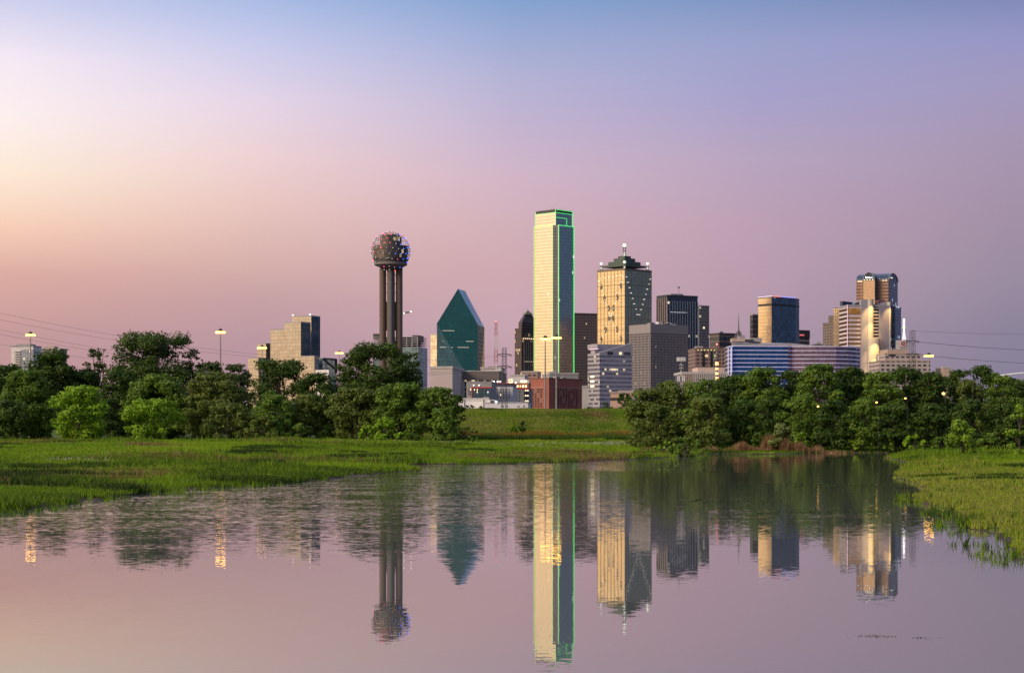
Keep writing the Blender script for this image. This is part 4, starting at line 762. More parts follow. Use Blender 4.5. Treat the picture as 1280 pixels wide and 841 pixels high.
# --- barrel-vaulted tower
d = 2300; fr = corner(1070.3, 1110.5, 1122, d, 26); th = thing('vaulted_tower', 'tall tower crowned by dark glass barrel vaults with an arched gold bay', 'skyscraper', fr.mid(), SKYLINE)
vw = facade('granite_wing', (.16, .11, .09), (.30, .17, .12), 12, 4.1, .12, .45, .6, .2, .0, var=.15); vg = facade('gold_bay_glass', (.66, .48, .33), (.5, .36, .25), 2.5, 3.9, .06, .1, .9, .12, 0, tilt=.005, var=.06); vd = facade('night_blue_glass', (.13, .18, .26), (.06, .08, .12), 2.5, 3.9, .06, .16, .85, .12, .02, (.85, .92, 1), .9, tilt=.008, seed=71, rows=.02)
S, T = fr.s, fr.t; zs = fr.z(349.5); zk = fr.z(340.0)
part(th, 'main_body', vw, fr, .3, S, 0, T, Z0, zs)
def vault(name, mat, x0, x1, y0, y1, z0, rise, axis):
    """half barrel with its axis along local y or x, end walls closed"""
    m = MB(); n = 14; pr = [((1-math.cos(math.pi*i/n))/2, math.sin(math.pi*i/n)) for i in range(n+1)]
    pt = (lambda q, e: fr.p(x0+(x1-x0)*q[0], (y0, y1)[e], z0+rise*q[1])) if axis == 'y' else (lambda q, e: fr.p((x0, x1)[e], y0+(y1-y0)*q[0], z0+rise*q[1]))
    for a, b in zip(pr, pr[1:]): m.face([pt(a, 0), pt(b, 0), pt(b, 1), pt(a, 1)], [(a[0]*20, 0), (b[0]*20, 0), (b[0]*20, 60), (a[0]*20, 60)])
    for e in (0, 1): m.face([pt(q, e) for q in pr], [(q[0]*20, q[1]*9) for q in pr])
    return m.build(name, mat, th)
vk = facade('dark_vault_glass', (.05, .075, .11), (.03, .04, .06), 2.5, 3.9, .06, .16, .7, .2, 0, tilt=.005)
vault('barrel_roof', vk, .3, S, -.1, T, zs-.02, zk-zs, 'y')
part(th, 'end_wall', vd, fr, S*.04, S*.97, -.5, 2, Z0, zs); 
m = MB(); 
ya, yb = fr.vy(1095.5), fr.vy(1081.8); bay = -11.0
fb = lambda px: fr.vy(px, bay)
ya, yb = fb(1093.3), fb(1079.2)
part(th, 'bay', vg, fr, bay, .2, ya, yb, Z0, fr.z(351)); part(th, 'bay_flank', vd, fr, bay+.3, .1, ya-.4, ya+.2, Z0, fr.z(351)+.02); vault('bay_vault', vk, bay-.2, S*.5, ya-.3, yb+.3, fr.z(350.5), fr.z(340.3)-fr.z(350.5), 'x')  # right-turned side of the gold bay: its shade put into darker glass
arch = MB(); arch.tube([fr.p(bay-.6, ya+(yb-ya)*(1-math.cos(math.pi*i/12))/2, fr.z(350.5)+(fr.z(340.3)-fr.z(350.5))*math.sin(math.pi*i/12)) for i in range(13)], .5, 5); arch.build('arch_rim', plain('arch_rim_stone', (.30, .27, .28)), th)
arch = MB(); arch.tube([fr.p(.3+(S-.3)*(1-math.cos(math.pi*i/12))/2, -.6, zs+(zk-zs)*math.sin(math.pi*i/12)) for i in range(13)], .5, 5); arch.build('arch_rim', MATS['arch_rim_stone'], th)
for i in range(4): part(th, 'lit_window', warm, fr, bay-.3, bay+.1, ya+(yb-ya)*(.12+.24*i), ya+(yb-ya)*(.22+.24*i), fr.z(350.4), fr.z(349.3))
for px in (1072.8, 1074.8, 1076.9, 1104, 1107.5): y0 = fr.vy(px); part(th, 'lit_window', warm, fr, -.3, .4, y0-.7, y0+.7, fr.z(351), fr.z(350))
for i, (a, h_) in enumerate(((.14, 2.6), (.24, 1.7), (.32, 2.0), (.40, 1.7), (.50, 1.9), (.60, 1.2), (.70, 1.6))):  # an unreadable small white lettered sign
    y0 = yb-(yb-ya)*(a+.08); part(th, 'sign_letter', cool, fr, bay-.7, bay-.2, y0-.42, y0+.42, fr.z(348), fr.z(348)+h_)
part(th, 'end_sign', cool, fr, S*.2, S*.4, -.8, -.4, fr.z(346.6), fr.z(345.9))
part(th, 'lower_wing', vd, fr, S*.4, S+2.5, -4, T*.5, Z0, fr.z(381))

# --- white slab tower in front
d = 1950; fr = front(1058.8, 1113.5, d, 36, 6); th = thing('white_slab_tower', 'white slab tower with golden uplit curved shafts and orange banded windows', 'skyscraper', fr.mid(), SKYLINE)
u = fr.ux; wm = plain('white_slab', (.27, .25, .285), .7, 0, .05); gm = plain('grey_slab', (.20, .18, .225), .7, 0, .05)
part(th, 'banded_wing', facade('orange_bands', (.62, .33, .16), (.55, .50, .52), 40, 4.6, 0, .42, .85, .2, 0, tilt=.02, var=.3), fr, u(1059.5), u(1076), 0, 32, Z0, fr.z(382.5)); part(th, 'wing_roof', wm, fr, u(1059), u(1076), -.3, 32.3, fr.z(383.5), fr.z(380.8))
part(th, 'copper_panel', facade('copper_panel', (.75, .36, .10), None, 5, 5, 0, 0, .7, .3, 0, tilt=.02), fr, u(1060.8), u(1075.6), -.25, .5, fr.z(391.5), fr.z(385)); edge(th, [fr.p(u(1059.2), -.4, Z0), fr.p(u(1059.2), -.4, fr.z(381))], .35, glow('pink_edge', (1, .4, .7), .6), 'edge_light')
part(th, 'slab', wm, fr, u(1076), u(1084), -2, 30, Z0, fr.z(374.3))
def halfround(name, x0, x1, y, z0, z1, mat):
    m = MB(); r = (x1-x0)/2; poly = [(x0+r-r*math.cos(math.pi*i/12), y-r*.8*math.sin(math.pi*i/12)) for i in range(13)]; m.prism(fr, poly+[(x1, y+3), (x0, y+3)], z0, z1); return m.build(name, mat, th)
sh1 = halfround('curved_shaft', u(1084), u(1091.2), -1.5, Z0, fr.z(374), plain('cream_render', (.42, .38, .32), .7, 0, .05)); sh2 = halfround('curved_shaft', u(1083.6), u(1098), -3.5, Z0, fr.z(423), MATS['cream_render'])
part(th, 'balcony_core', black_g, fr, u(1091), u(1098.2), 0, 26, Z0, fr.z(383))
for i in range(10): part(th, 'balcony', wm, fr, u(1091.2), u(1098), -1.2, -.02, fr.z(386+4.1*i), fr.z(384.3+4.1*i))
part(th, 'balcony_roof', wm, fr, u(1091), u(1098.4), -1.3, 26.5, fr.z(383.2), fr.z(381))
part(th, 'grey_slab', gm, fr, u(1098.2), u(1110.2), -2.5, 30, Z0, fr.z(381.5)); m = MB(); m.prism(fr, [(u(1093), 4), (u(1110), 4), (u(1110), 26), (u(1093), 26)], fr.z(381.6), 0, ztop=lambda x, y: fr.z(380)+(fr.z(376.2)-fr.z(380))*float(np.clip((x-u(1093))/(u(1100)-u(1093)), 0, 1))); m.build('roof_vault', wm, th)
part(th, 'roof_plant', plain('maroon_plant', (.09, .04, .05)), fr, u(1101), u(1109), 8, 20, fr.z(377), fr.z(373.8)); halfround('curved_shaft', u(1109.5), u(1113.3), -1, Z0, fr.z(377), MATS['cream_render'])
hd = MB(); hd.prism(fr, [(u(1069), 6), (u(1076), 6), (u(1076), 24), (u(1069), 24)], fr.z(381), 0, ztop=lambda x, y: fr.z(380.5)+(fr.z(376)-fr.z(380.5))*float(np.clip((x-u(1069))/(u(1073)-u(1069)), 0, 1))); hd.build('roof_vault', dk_glass, th)
# floodlights that wash the curved shafts from above, as at dusk
def wash(px, py, y, e, ang=52, d_=6.):
    L = bpy.data.lights.new('flood_lamp', 'SPOT'); L.energy = e; L.color = (1, .62, .19); L.spot_size = R(ang); L.spot_blend = .8; L.shadow_soft_size = .4
    o_ = bpy.data.objects.new('flood_lamp', L); COL.objects.link(o_); q_ = fr.p(u(px), y, fr.z(py)); o_.parent = th; o_.location = Vector(q_)-th.location
    tgt = Vector(fr.p(u(px), y+16, fr.z(py+26))); o_.rotation_euler = (tgt-Vector(q_)).to_track_quat('-Z', 'Y').to_euler()
wash(1087.6, 371, -20, 120000); wash(1090.8, 419, -24, 105000); wash(1111.4, 375, -16, 70000); wash(1087.6, 392, -20, 70000); wash(1090.8, 438, -24, 85000)

# --- terraced beige building with round emblem and glowing mast
fr = front(1099, 1163, 1700, 40, 3); th = thing('terraced_block', 'terraced beige block with a round red emblem and a glowing white mast', 'building', fr.mid(), SKYLINE)
tb = facade('terraced_wall', (.08, .075, .085), (.40, .33, .30), 5, 4.0, .35, .5, .2, .25, .015, tilt=.01, var=.3); u = fr.ux
part(th, 'lower_block', tb, fr, 0, u(1163), 0, 40, Z0, fr.z(451)); part(th, 'wing_block', tb, fr, u(1107), u(1152), 3, 36, fr.z(451.1), fr.z(441.8)); part(th, 'middle_block', tan_c, fr, u(1111.5), u(1137), 6, 34, fr.z(442), fr.z(436)); part(th, 'sign_tower', grey_c, fr, u(1128), u(1139), 9, 24, fr.z(437), fr.z(424)); part(th, 'parapet', tan_c, fr, u(1106.8), u(1152.2), 2.7, 36.3, fr.z(442.4), fr.z(441.3)); part(th, 'parapet', tan_c, fr, -.3, u(1163)+.3, -.3, 40.3, fr.z(451.5), fr.z(450.6))
for px in (1113, 1116, 1119): part(th, 'window', black_g, fr, u(px)-.9, u(px)+.9, 2.5, 3.4, fr.z(444.5), fr.z(442.6))
def disc(r, y, mat, name, rin=0):
    m = MB(); c_ = (u(1131.8), fr.z(428.6)); q_ = [(c_[0]+r*math.cos(2*math.pi*i/24), c_[1]+r*math.sin(2*math.pi*i/24)) for i in range(24)]
    m.face([fr.p(a, y, b) for a, b in q_]); qi = q_
    for i in range(24): a, b = q_[i], q_[(i+1) % 24]; m.face([fr.p(a[0], y, a[1]), fr.p(a[0], 9.05, a[1]), fr.p(b[0], 9.05, b[1]), fr.p(b[0], y, b[1])])
    m.build(name, mat, th)
disc(2.9, 8.6, plain('emblem_white', (.66, .55, .55)), 'emblem'); disc(2.2, 8.45, red_p, 'emblem_ring'); disc(1.3, 8.3, plain('emblem_grey', (.22, .2, .2)), 'emblem_centre')
m = MB(); pz = fr.z(424)
for px in (1133.6, 1136.6): m.tube([fr.p(u(px), 14, pz), fr.p(u(1135), 14, fr.z(409))], .55, 6)
m.build('mast_foot', glow('white_mast_glow', (.95, .92, 1), 1.0), th); edge(th, [fr.p(u(1134.9), 14, fr.z(410)), fr.p(u(1135), 14, fr.z(397))], .9, glow('white_mast_bright', (1, .97, 1), 1.8), 'mast'); part(th, 'mast_collar', glow('green_collar', (.3, 1, .1), .8), fr, u(1134.9)-1.2, u(1134.9)+1.2, 12.8, 15.2, fr.z(409.3), fr.z(407.6))
fr = front(1179, 1188, 1700, 30, 0); th, z = tower('small_pink_block', 'small plain pinkish block peeking over the right grove', fr, 459.3, tan_c, 'building', .6)
th = thing('arch_bridge', 'white arch of a distant bridge peeking over trees at far right', 'bridge', (X(1268, 1300), 1300, CITY)); wf = Frame((X(1240, 1300), 1300), (1, 0), (0, 1), 1300)
m = MB(); m.tube([wf.p(wf.ux(1240+i*8), 0, H(471-5.6*math.sin(math.pi*i/14), 1300)) for i in range(15)], .55, 6); m.build('arch', white_p, th)
m = MB()
for i in range(1, 14): m.tube([wf.p(wf.ux(1240+i*8), 0, H(471-5.6*math.sin(math.pi*i/14), 1300)), wf.p(wf.ux(1240+i*8), 0, H(473.5, 1300))], .09, 4)
m.build('hanger', steel, th); part(th, 'deck', conc, wf, wf.ux(1236), wf.ux(1356), -4, 4, H(474.5, 1300), H(473.4, 1300)); 
for i in (0, 14): part(th, 'bridge_pier', conc, wf, wf.ux(1240+i*8)-1, wf.ux(1240+i*8)+1, -3, 3, Z0, H(474.5, 1300)-.02)
fr = front(763, 790, 1050, 20, -3); th, z = tower('peach_block', 'small peach coloured block beside the dark trees below the grey office', fr, 490.6, facade('peach_wall_windows', (.08, .06, .06), (.48, .31, .23), 400, 6, 0, .7, .1, .3, 0, tilt=0), 'building', .4, tan_c)
fr = front(775, 803, 1500, 20, 0); th, z = tower('low_grey_block', 'low grey block under the grid office behind the right grove', fr, 489, grey_c, 'building', .4)
# ================================================================ trees and bushes
LEAF = {
 'dark': leafmat('dark_leaves', [(0, (0.019, 0.038, 0.007)), (.5, (0.046, 0.087, 0.011)), (1, (0.081, 0.135, 0.015))], .25),
 'mid': leafmat('green_leaves', [(0, (0.041, 0.082, 0.012)), (.5, (0.104, 0.181, 0.020)), (1, (0.176, 0.257, 0.027))], .28),
 'olive': leafmat('olive_leaves', [(0, (0.045, 0.067, 0.015)), (.5, (0.110, 0.151, 0.026)), (1, (0.174, 0.212, 0.037))], .28),
 'bright': leafmat('fresh_leaves', [(0, (0.079, 0.149, 0.010)), (.5, (0.191, 0.335, 0.016)), (1, (0.292, 0.466, 0.025))], .32),
 'lime': leafmat('lime_leaves', [(0, (.075, .13, .012)), (.5, (.17, .28, .02)), (1, (.25, .38, .03))], .32),
 'pale': leafmat('pale_leaves', [(0, (.09, .12, .035)), (.5, (.18, .22, .065)), (1, (.27, .31, .09))], .3)}
bark = plain('tree_bark', (.055, .042, .034), .95, 0, .25, 1.5)
def tree(name, label, px, ytop, ybase, hw, d, kind, airy=0., cat=None, group=None, seed=None, low=.06, lean=0.):
    """trunk with limbs, and a crown of leaf clumps gathered on many uneven boughs"""
    q = np.random.default_rng(seed if seed is not None else int(px*7+ytop*13+hw)); x0 = X(px, d); z0 = gz(x0, d); zt = H(ytop, d); h = zt-z0; Rr = hw*d/F
    th = thing(name, label, cat or ('bush' if 'bush' in name or 'shrub' in name else 'tree'), (x0, d, z0), group)
    Rr *= 1.08; vol = Rr*h; nb = int(np.clip(14+vol*.75, 14, 80)*(1-.1*airy)); base = min(Rr, h*.5)
    C0 = []; tries = 0
    while len(C0) < nb and tries < 3000:
        tries += 1; t = low+(1-low)*q.random()**.85; a = q.uniform(0, 2*np.pi)
        br = base*q.uniform(.15, .38)*(1-.30*airy)*(1.08-.30*t)
        prof = math.sin(math.pi*min(1, .20+.72*t))**.6 if airy < .5 else math.sin(math.pi*min(1, .22+.64*t))**.45; rr = max(0, Rr*prof-br*.75)*(q.random()**.33)
        zc_ = min(t*h, h-br*.72); zc_ = max(zc_, br*.55 if low < .12 else low*h+br*.4)
        c = np.array([rr*math.cos(a)+lean*zc_, rr*math.sin(a)*.8, zc_])
        if airy and any(np.linalg.norm(c-c2[:3]) < .5*(br+c2[3]) for c2 in C0) and q.random() < .6: continue
        C0.append(np.array([*c, br]))
    # two boughs fix the top and the flanks of the outline
    C0.append(np.array([lean*h, 0, h-base*.22, base*.28]))
    ls = .00090*d*(1.0 if airy < .4 else .9); la = ls*ls*1.1
    cs, ns, ts = [], [], []
    for c in C0:
        br = c[3]; n = int((2.1-.6*airy)*4*math.pi*br*br/la*.42*(2.0 if h < 5.5 else 1))
        u = q.normal(size=(n, 3)); u /= np.linalg.norm(u, axis=1)[:, None]
        # uneven bough surface: lumps and droops
        k = 1+.20*np.sin(u[:, 0]*5+c[0]*3)*np.sin(u[:, 1]*4+c[1])+.16*np.sin(u[:, 2]*7+c[2]*5)
        rad = br*k*(.45+.55*q.random(n)**.45); flat = np.array([1.12, 1.12, .82])
        p_ = c[:3]+u*rad[:, None]*flat; keep = p_[:, 2] > .05; p_, u = p_[keep], u[keep]
        cs.append(p_); ns.append(u+q.normal(0, .42, u.shape)+np.array([0, 0, .18])); 
        ts.append(np.clip(.5+q.normal(0, .10)+q.normal(0, .13, len(p_)), 0, 1))
    # loose twigs along the outline
    co, nn, tt = np.concatenate(cs), np.concatenate(ns), np.concatenate(ts)
    nn /= np.linalg.norm(nn, axis=1)[:, None]; n = len(co)
    rv = q.normal(size=(n, 3)); e1 = np.cross(nn, rv); e1 /= np.linalg.norm(e1, axis=1)[:, None]; e2 = np.cross(nn, e1)
    sz = ls*q.uniform(.6, 1.35, n)[:, None]; e1 = e1*sz*.78; e2 = e2*sz*.55
    vt = np.stack([co-e1, co-e2*.9, co+e1, co+e2], 1).reshape(-1, 3)
    npmesh('crown', vt, np.arange(n*4).reshape(-1, 4), 4, [LEAF[kind]], attr=tt, parent=th)
    m = MB(); o_ = Vector((x0, d, z0)); tr = max(.10, h*.017); top = Vector((lean*h*.7+.2*math.sin(px), .2, h*.72))
    m.tube([o_+Vector((0, 0, -.3)), o_+Vector((lean*h*.2, 0, h*.22)), o_+Vector((lean*h*.45+.15, .1, h*.45)), o_+top], [tr*1.25, tr, tr*.75, tr*.3], 7)
    for c in C0[:26 if airy else 14]:
        zb_ = c[2]*q.uniform(.35, .7); s_ = Vector((lean*zb_, 0, zb_)); e_ = Vector(c[:3]); mid_ = (s_+e_)/2+Vector((0, 0, -.08*h*q.random()))
        m.tube([o_+s_, o_+mid_, o_+e_], [tr*.5, tr*.34, tr*.14], 5)
    m.build('trunk', bark, th); return th
GL, GR = 'trees of the left grove', 'trees of the right grove'
T_ = [
 # left grove, back rows first
 ('tree', 'dark green tree at the left photo edge, under the pale apartment tower', 6, 456, 549, 34, 385, 'dark', 0),
 ('tree', 'tall dark tree whose top hides the pinkish apartment tower', 62, 437, 549, 38, 388, 'dark', .2),
 ('tree', 'dark green tree just right of the photo edge, full down to the grass', 32, 462, 549, 34, 370, 'mid', 0),
 ('tree', 'spindly dark tree with thin gappy top, left of the tallest tree', 121, 435, 549, 19, 400, 'dark', .8),
 ('tree', 'dark rounded tree filling the gap behind the big light green bush', 100, 462, 549, 34, 392, 'dark', 0),
 ('tall_tree', 'tallest tree of the left grove, broad airy crown showing sky through', 191, 416, 549, 58, 398, 'dark', .75),
 ('tree', 'small dark round crown attached at the right of the tallest tree', 243, 436, 549, 15, 399, 'dark', .7),
 ('tree', 'dark tree under the tallest tree, behind the lime green bush', 150, 462, 549, 30, 385, 'dark', .2),
 ('tree', 'mid green tree below the tallest tree, above the lime green bush', 198, 468, 549, 42, 378, 'mid', 0),
 ('tree', 'dark pointed tree standing behind the tall single lamp pole', 262, 452, 549, 26, 395, 'dark', .3),
 ('tree', 'low dark tree between the single lamp and the stepped hotel', 296, 455, 549, 26, 396, 'dark', .4),
 ('tree', 'broad rounded tree with olive crown below the tall single lamp', 272, 466, 549, 45, 372, 'olive', 0),
 ('tree', 'dark ragged tree in front of the stepped hotel', 350, 449, 549, 38, 388, 'dark', .5),
 ('tree', 'dark tree below the lower right wing of the stepped hotel', 396, 466, 549, 30, 384, 'dark', .15),
 ('tree', 'mid green rounded tree in front of the stepped hotel, lower than its neighbours', 341, 489, 549, 29, 366, 'mid', 0),
 ('tree', 'olive green tree low between hotel trees and the broad willow', 384, 492, 549, 26, 370, 'olive', 0),
 ('tall_tree', 'wide airy tree hiding the foot of the observation tower', 474, 429, 549, 48, 384, 'dark', .65),
 ('tree', 'dark airy tree left of the observation tower foot', 440, 447, 549, 24, 386, 'dark', .6),
 ('tree', 'dark airy tree right of the observation tower foot', 508, 440, 549, 22, 386, 'dark', .6),
 ('willow', 'broad olive willow at the left of the big rounded clump below the observation tower', 446, 484, 549, 42, 366, 'olive', 0),
 ('willow', 'broad green tree in the middle of the clump below the observation tower', 500, 479, 549, 40, 364, 'mid', 0),
 ('willow', 'green tree at the right of the clump, below the blank concrete block', 548, 484, 549, 31, 362, 'mid', 0),
 ('tree', 'dark narrow tree at the right end of the left grove, before the white warehouse', 569, 493, 549, 15, 366, 'dark', 0),
 ('tree', 'dark tree low at the left photo edge near the grass', 12, 500, 549, 28, 360, 'dark', 0),
 ('tree', 'dark low tree between the two light green bushes', 137, 498, 549, 22, 372, 'dark', 0),
 ('bush', 'big light green rounded bush at far left, front of the grove', 97, 482, 549.5, 38, 356, 'bright', 0),
 ('bush', 'brightest lime green bush in front of the left grove', 192, 498, 550, 41, 352, 'bright', 0),
 ('bush', 'olive bush at the foot of the trees below the single lamp', 284, 503, 549.5, 34, 356, 'olive', 0),
 ('bush', 'small olive bush below the stepped hotel', 328, 520, 549, 22, 352, 'olive', 0),
 ('bush', 'light green bush with pointed top, below the stepped hotel', 343, 493, 549.5, 20, 355, 'mid', 0),
 ('bush', 'tiny round bush low between the hotel trees and the willow', 375, 529, 549, 11, 352, 'mid', 0),
 ('bush', 'small bright green bush in front of the big willow clump', 482, 521, 548.5, 18, 350, 'bright', 0),
 ('bush', 'tiny bright bush left of the small one in front of the willow', 458, 531, 548.5, 10, 350, 'bright', 0),
 ('bush', 'tiny bush right of the bright one in front of the willow', 500, 540, 549, 7, 348, 'bright', 0),
 ('bush', 'rounded green bush at the right foot of the left grove', 551, 510, 548.5, 22, 352, 'mid', 0),
 ('bush', 'low bush ending the left grove beside the orange flowers', 582, 533, 548.5, 17, 352, 'mid', 0),
 ('bush', 'wide low green bush at the right front of the willow', 519, 517, 548.5, 14, 354, 'mid', 0),
 # levee
 ('bush', 'small dark bush alone on the levee slope', 653, 526.5, 536, 6, 402, 'dark', 0),
 ('bush', 'small light green bush beside the dark one on the levee slope', 642, 531, 537, 6, 400, 'bright', 0),
 ('tree', 'dark tree behind the levee beside the peach block', 781, 491, 513, 11, 500, 'dark', 0),
 ('bush', 'low dark bush behind the levee under the lilac office', 758, 503, 513, 8, 478, 'dark', 0),
 ('bush', 'low dark bush on the levee crest right of the brick block', 736, 508, 512, 8, 474, 'dark', 0),
 ('bush', 'tiny dark bush in front of the white warehouse', 584, 506.5, 511, 4, 470, 'dark', 0),
 ('bush', 'second tiny dark bush in front of the white warehouse, right of the first', 590, 506.5, 511, 4, 470, 'dark', 0),
 ('bush', 'tiny dark bush in front of the warehouse, nearest the white shed', 601, 507.3, 511, 6, 470, 'dark', 0),
 ('tree', 'dark green tree in the back row under the left end of the blue hotel', 900, 472, 562, 26, 362, 'dark', 0),
 ('tree', 'mid green back row tree between the blue wing and the rosy wing', 1004, 466, 565, 26, 360, 'mid', 0),
 ('tree', 'dark back row tree just left of the white slab tower foot', 1044, 464, 565, 24, 360, 'dark', 0),
 ('tree', 'dark back row tree between the white slab tower and the terraced building', 1082, 466, 565, 24, 361, 'dark', 0),
 ('tree', 'dark back row tree left of the right lattice pylon', 1117, 466, 565, 22, 360, 'mid', 0),
 ('tree', 'dark back row tree under the right end of the terraced building', 1150, 467, 565, 22, 360, 'dark', 0),
 ('tree', 'dark back row tree left of the small pink block', 1182, 470, 564, 22, 362, 'dark', 0),
 ('tree', 'dark back row tree under the distant bridge arch', 1266, 474, 563, 26, 362, 'dark', 0),
 ('tree', 'dark back row tree between the tall right trees and the bridge arch', 1240, 466, 563, 22, 362, 'mid', 0),
 ('tree', 'dark front tree between the dry reeds and the olive drooping tree', 960, 498, 565, 24, 328, 'dark', 0),
 ('tree', 'dark low front tree at the far right photo edge', 1280, 500, 561, 24, 318, 'dark', 0),
 # right grove, back rows first
 ('tree', 'olive tree at the left end of the right grove, beside the levee', 806, 487, 555, 27, 350, 'olive', .1),
 ('tree', 'tall olive tree below the grey grid office', 838, 475, 557, 34, 352, 'olive', .1),
 ('tree', 'green tree in front of the pale finned building', 876, 474, 559, 30, 350, 'mid', .15),
 ('tree', 'dark tree hiding the left foot of the blue banded hotel', 918, 467, 561, 30, 350, 'dark', .3),
 ('tree', 'dark green tree in front of the blue glass of the banded hotel', 952, 460, 562, 34, 348, 'mid', .2),
 ('tree', 'dark tree below the gold flanked tower', 985, 463, 563, 28, 352, 'dark', .1),
 ('tall_tree', 'tall bright-topped tree in front of the rosy wing of the banded hotel', 1024, 454.5, 565, 32, 344, 'mid', .1),
 ('tree', 'tall dark tree below the white slab tower', 1062, 459, 565, 30, 348, 'dark', .1),
 ('tree', 'green tree in front of the terraced beige building', 1100, 464, 565, 30, 346, 'mid', .15),
 ('tree', 'dark tree covering the foot of the right lattice pylon', 1134, 459, 565, 28, 350, 'dark', .2),
 ('tree', 'dark green tree below the lamp beside the terraced building', 1166, 465, 564, 26, 348, 'dark', .15),
 ('tree', 'tall dark tree hiding most of the small pink block', 1200, 462, 563, 24, 352, 'dark', .3),
 ('tall_tree', 'tallest dark tree of the right grove, near the distant bridge arch', 1226, 456, 562, 24, 354, 'dark', .3),
 ('tree', 'olive green tree before the tallest tree at the right', 1212, 474, 562, 24, 340, 'olive', 0),
 ('tree', 'green tree below the distant bridge arch', 1254, 470, 561, 26, 346, 'mid', .1),
 ('tree', 'dark tree at the right photo edge below the bridge arch', 1284, 473, 561, 26, 348, 'dark', .1),
 ('tree', 'olive front tree below the grey grid office, above the green shrub', 822, 505, 556, 26, 330, 'olive', 0),
 ('tree', 'olive front tree with drooping boughs left of the dry reeds', 884, 496, 560, 30, 330, 'olive', .1),
 ('tree', 'dark leaning tree over the far waterline left of the dry reeds', 930, 500, 563, 28, 334, 'dark', .35),
 ('tree', 'green drooping front tree above the dry reeds', 1000, 492, 565, 26, 326, 'mid', 0),
 ('tree', 'dark front tree right of the pale willow bush', 1044, 500, 566, 28, 324, 'dark', 0),
 ('tree', 'mid green front tree at the waterline below the terraced building', 1080, 498, 566, 26, 324, 'mid', 0),
 ('tree', 'dark front tree at the waterline below the right pylon', 1120, 506, 566, 28, 324, 'dark', 0),
 ('tree', 'dark front tree left of the lime green bush', 1160, 504, 565, 28, 322, 'dark', 0),
 ('tree', 'dark front tree behind the lime green bush', 1214, 500, 562, 28, 320, 'dark', 0),
 ('tree', 'dark front tree beside the yellow green bush at right', 1250, 504, 561, 28, 318, 'dark', 0),
 ('bush', 'pale straw green willow bush rising from the dry reeds', 977, 529, 566, 15, 313, 'pale', .0),
 ('bush', 'narrow bright green bush right of the dry reeds', 1001, 541, 565, 8, 317, 'bright', 0),
 ('bush', 'lime green bush standing out against dark trees at right', 1202, 524, 560, 19, 240, 'lime', 0),
 ('bush', 'yellow green bush cut by the right photo edge', 1274, 505, 558, 17, 235, 'lime', 0),
 ('bush', 'small fresh green bush at the waterline under the terraced building', 1064, 550, 566, 8, 322, 'bright', 0),
 ('bush', 'small green bush at the waterline left of the right bank tip', 1108, 541, 566, 15, 324, 'mid', 0),
 ('bush', 'bright green bush on the tip of the right bank', 1142, 544, 566, 14, 318, 'bright', 0),
 ('bush', 'low green bush behind the right bank, left of the lime bush', 1176, 546, 562, 14, 300, 'mid', 0),
 ('bush', 'low dark bush behind the right bank, right of the lime bush', 1236, 541, 560, 16, 290, 'mid', 0),
 ('bush', 'olive bush at the foot of the leftmost trees of the right grove', 836, 530, 557, 18, 330, 'olive', 0),
 ('bush', 'low green bush at the left foot of the right grove', 800, 536, 554, 16, 335, 'olive', 0),
 ('shrub', 'dense leafy shrub on the end of the central bank, at the water', 857, 546.5, 570, 24, 268, 'mid', 0),
 ('shrub', 'low shrub left of the dense one on the central bank', 832, 552, 568, 14, 285, 'bright', 0),
]
for t in T_:
    nm, lb_, px, yt, yb_, hw, d, kd, ai = t
    tree(nm, lb_, px, yt, yb_, hw, d, kd, ai, group=(GL if px < 620 else GR if px > 790 and d > 300 else None), low=(.30 if ai > .5 else .05))
# ================================================================ lamps, pylons, cables, antenna pole
def high_mast(px, y, d, label, group='glowing high mast lamps', sc=1., ybase=None):
    x = X(px, d); z0 = gz(x, d); z1 = H(y, d); th = thing('high_mast_lamp', label, 'street lamp', (x, d, z0), group)
    m = MB(); m.tube([(x, d, z0-.2), (x, d, z0+(z1-z0)*.5), (x, d, z1+.2)], [.26*sc, .2*sc, .14*sc], 8); m.build('pole', steel, th)
    w = 4.9*d/F*sc; m = MB(); m.tube([(x-w, d, z1+.25*sc), (x+w, d, z1+.25*sc)], .10*sc, 6); m.tube([(x, d-w*.5, z1+.25*sc), (x, d+w*.5, z1+.25*sc)], .10*sc, 6); m.build('crossarm', dark_m, th)
    m = MB(); m.lathe((x, d), [(.5*sc, z1+.2*sc), (.55*sc, z1+.6*sc), (.2*sc, z1+.95*sc), (0, z1+1*sc)], 10); m.build('lamp_ring', dark_m, th)
    for fx, fy in ((-.95, 0), (-.5, 0), (.5, 0), (.95, 0), (0, -.45)):
        m = MB(); m.lathe((x+fx*w, d+fy*w), [(0, z1-.38*sc), (.34*sc, z1-.28*sc), (.38*sc, z1-.02*sc), (.2*sc, z1+.16*sc), (0, z1+.18*sc)], 8); m.build('lamp_head', lampg, th)
    return th
high_mast(275.5, 415, 480, 'tall single lamp glowing over the left grove, clear of any building')
high_mast(38, 418.5, 520, 'glowing lamp in front of the pale apartment tower at far left', sc=1.0)
high_mast(327.5, 434.5, 620, 'glowing lamp in front of the left steps of the hotel', sc=1.0)
high_mast(424, 441, 640, 'glowing lamp just right of the stepped hotel, pole hidden by trees', sc=.85)
high_mast(681.5, 423.5, 500, 'left one of the twin lamps before the green-edged tower', 'glowing high mast lamps')
high_mast(695.5, 422, 498, 'right one of the twin lamps before the green-edged tower', 'glowing high mast lamps')
high_mast(1161, 444.5, 560, 'glowing lamp right of the terraced beige building')
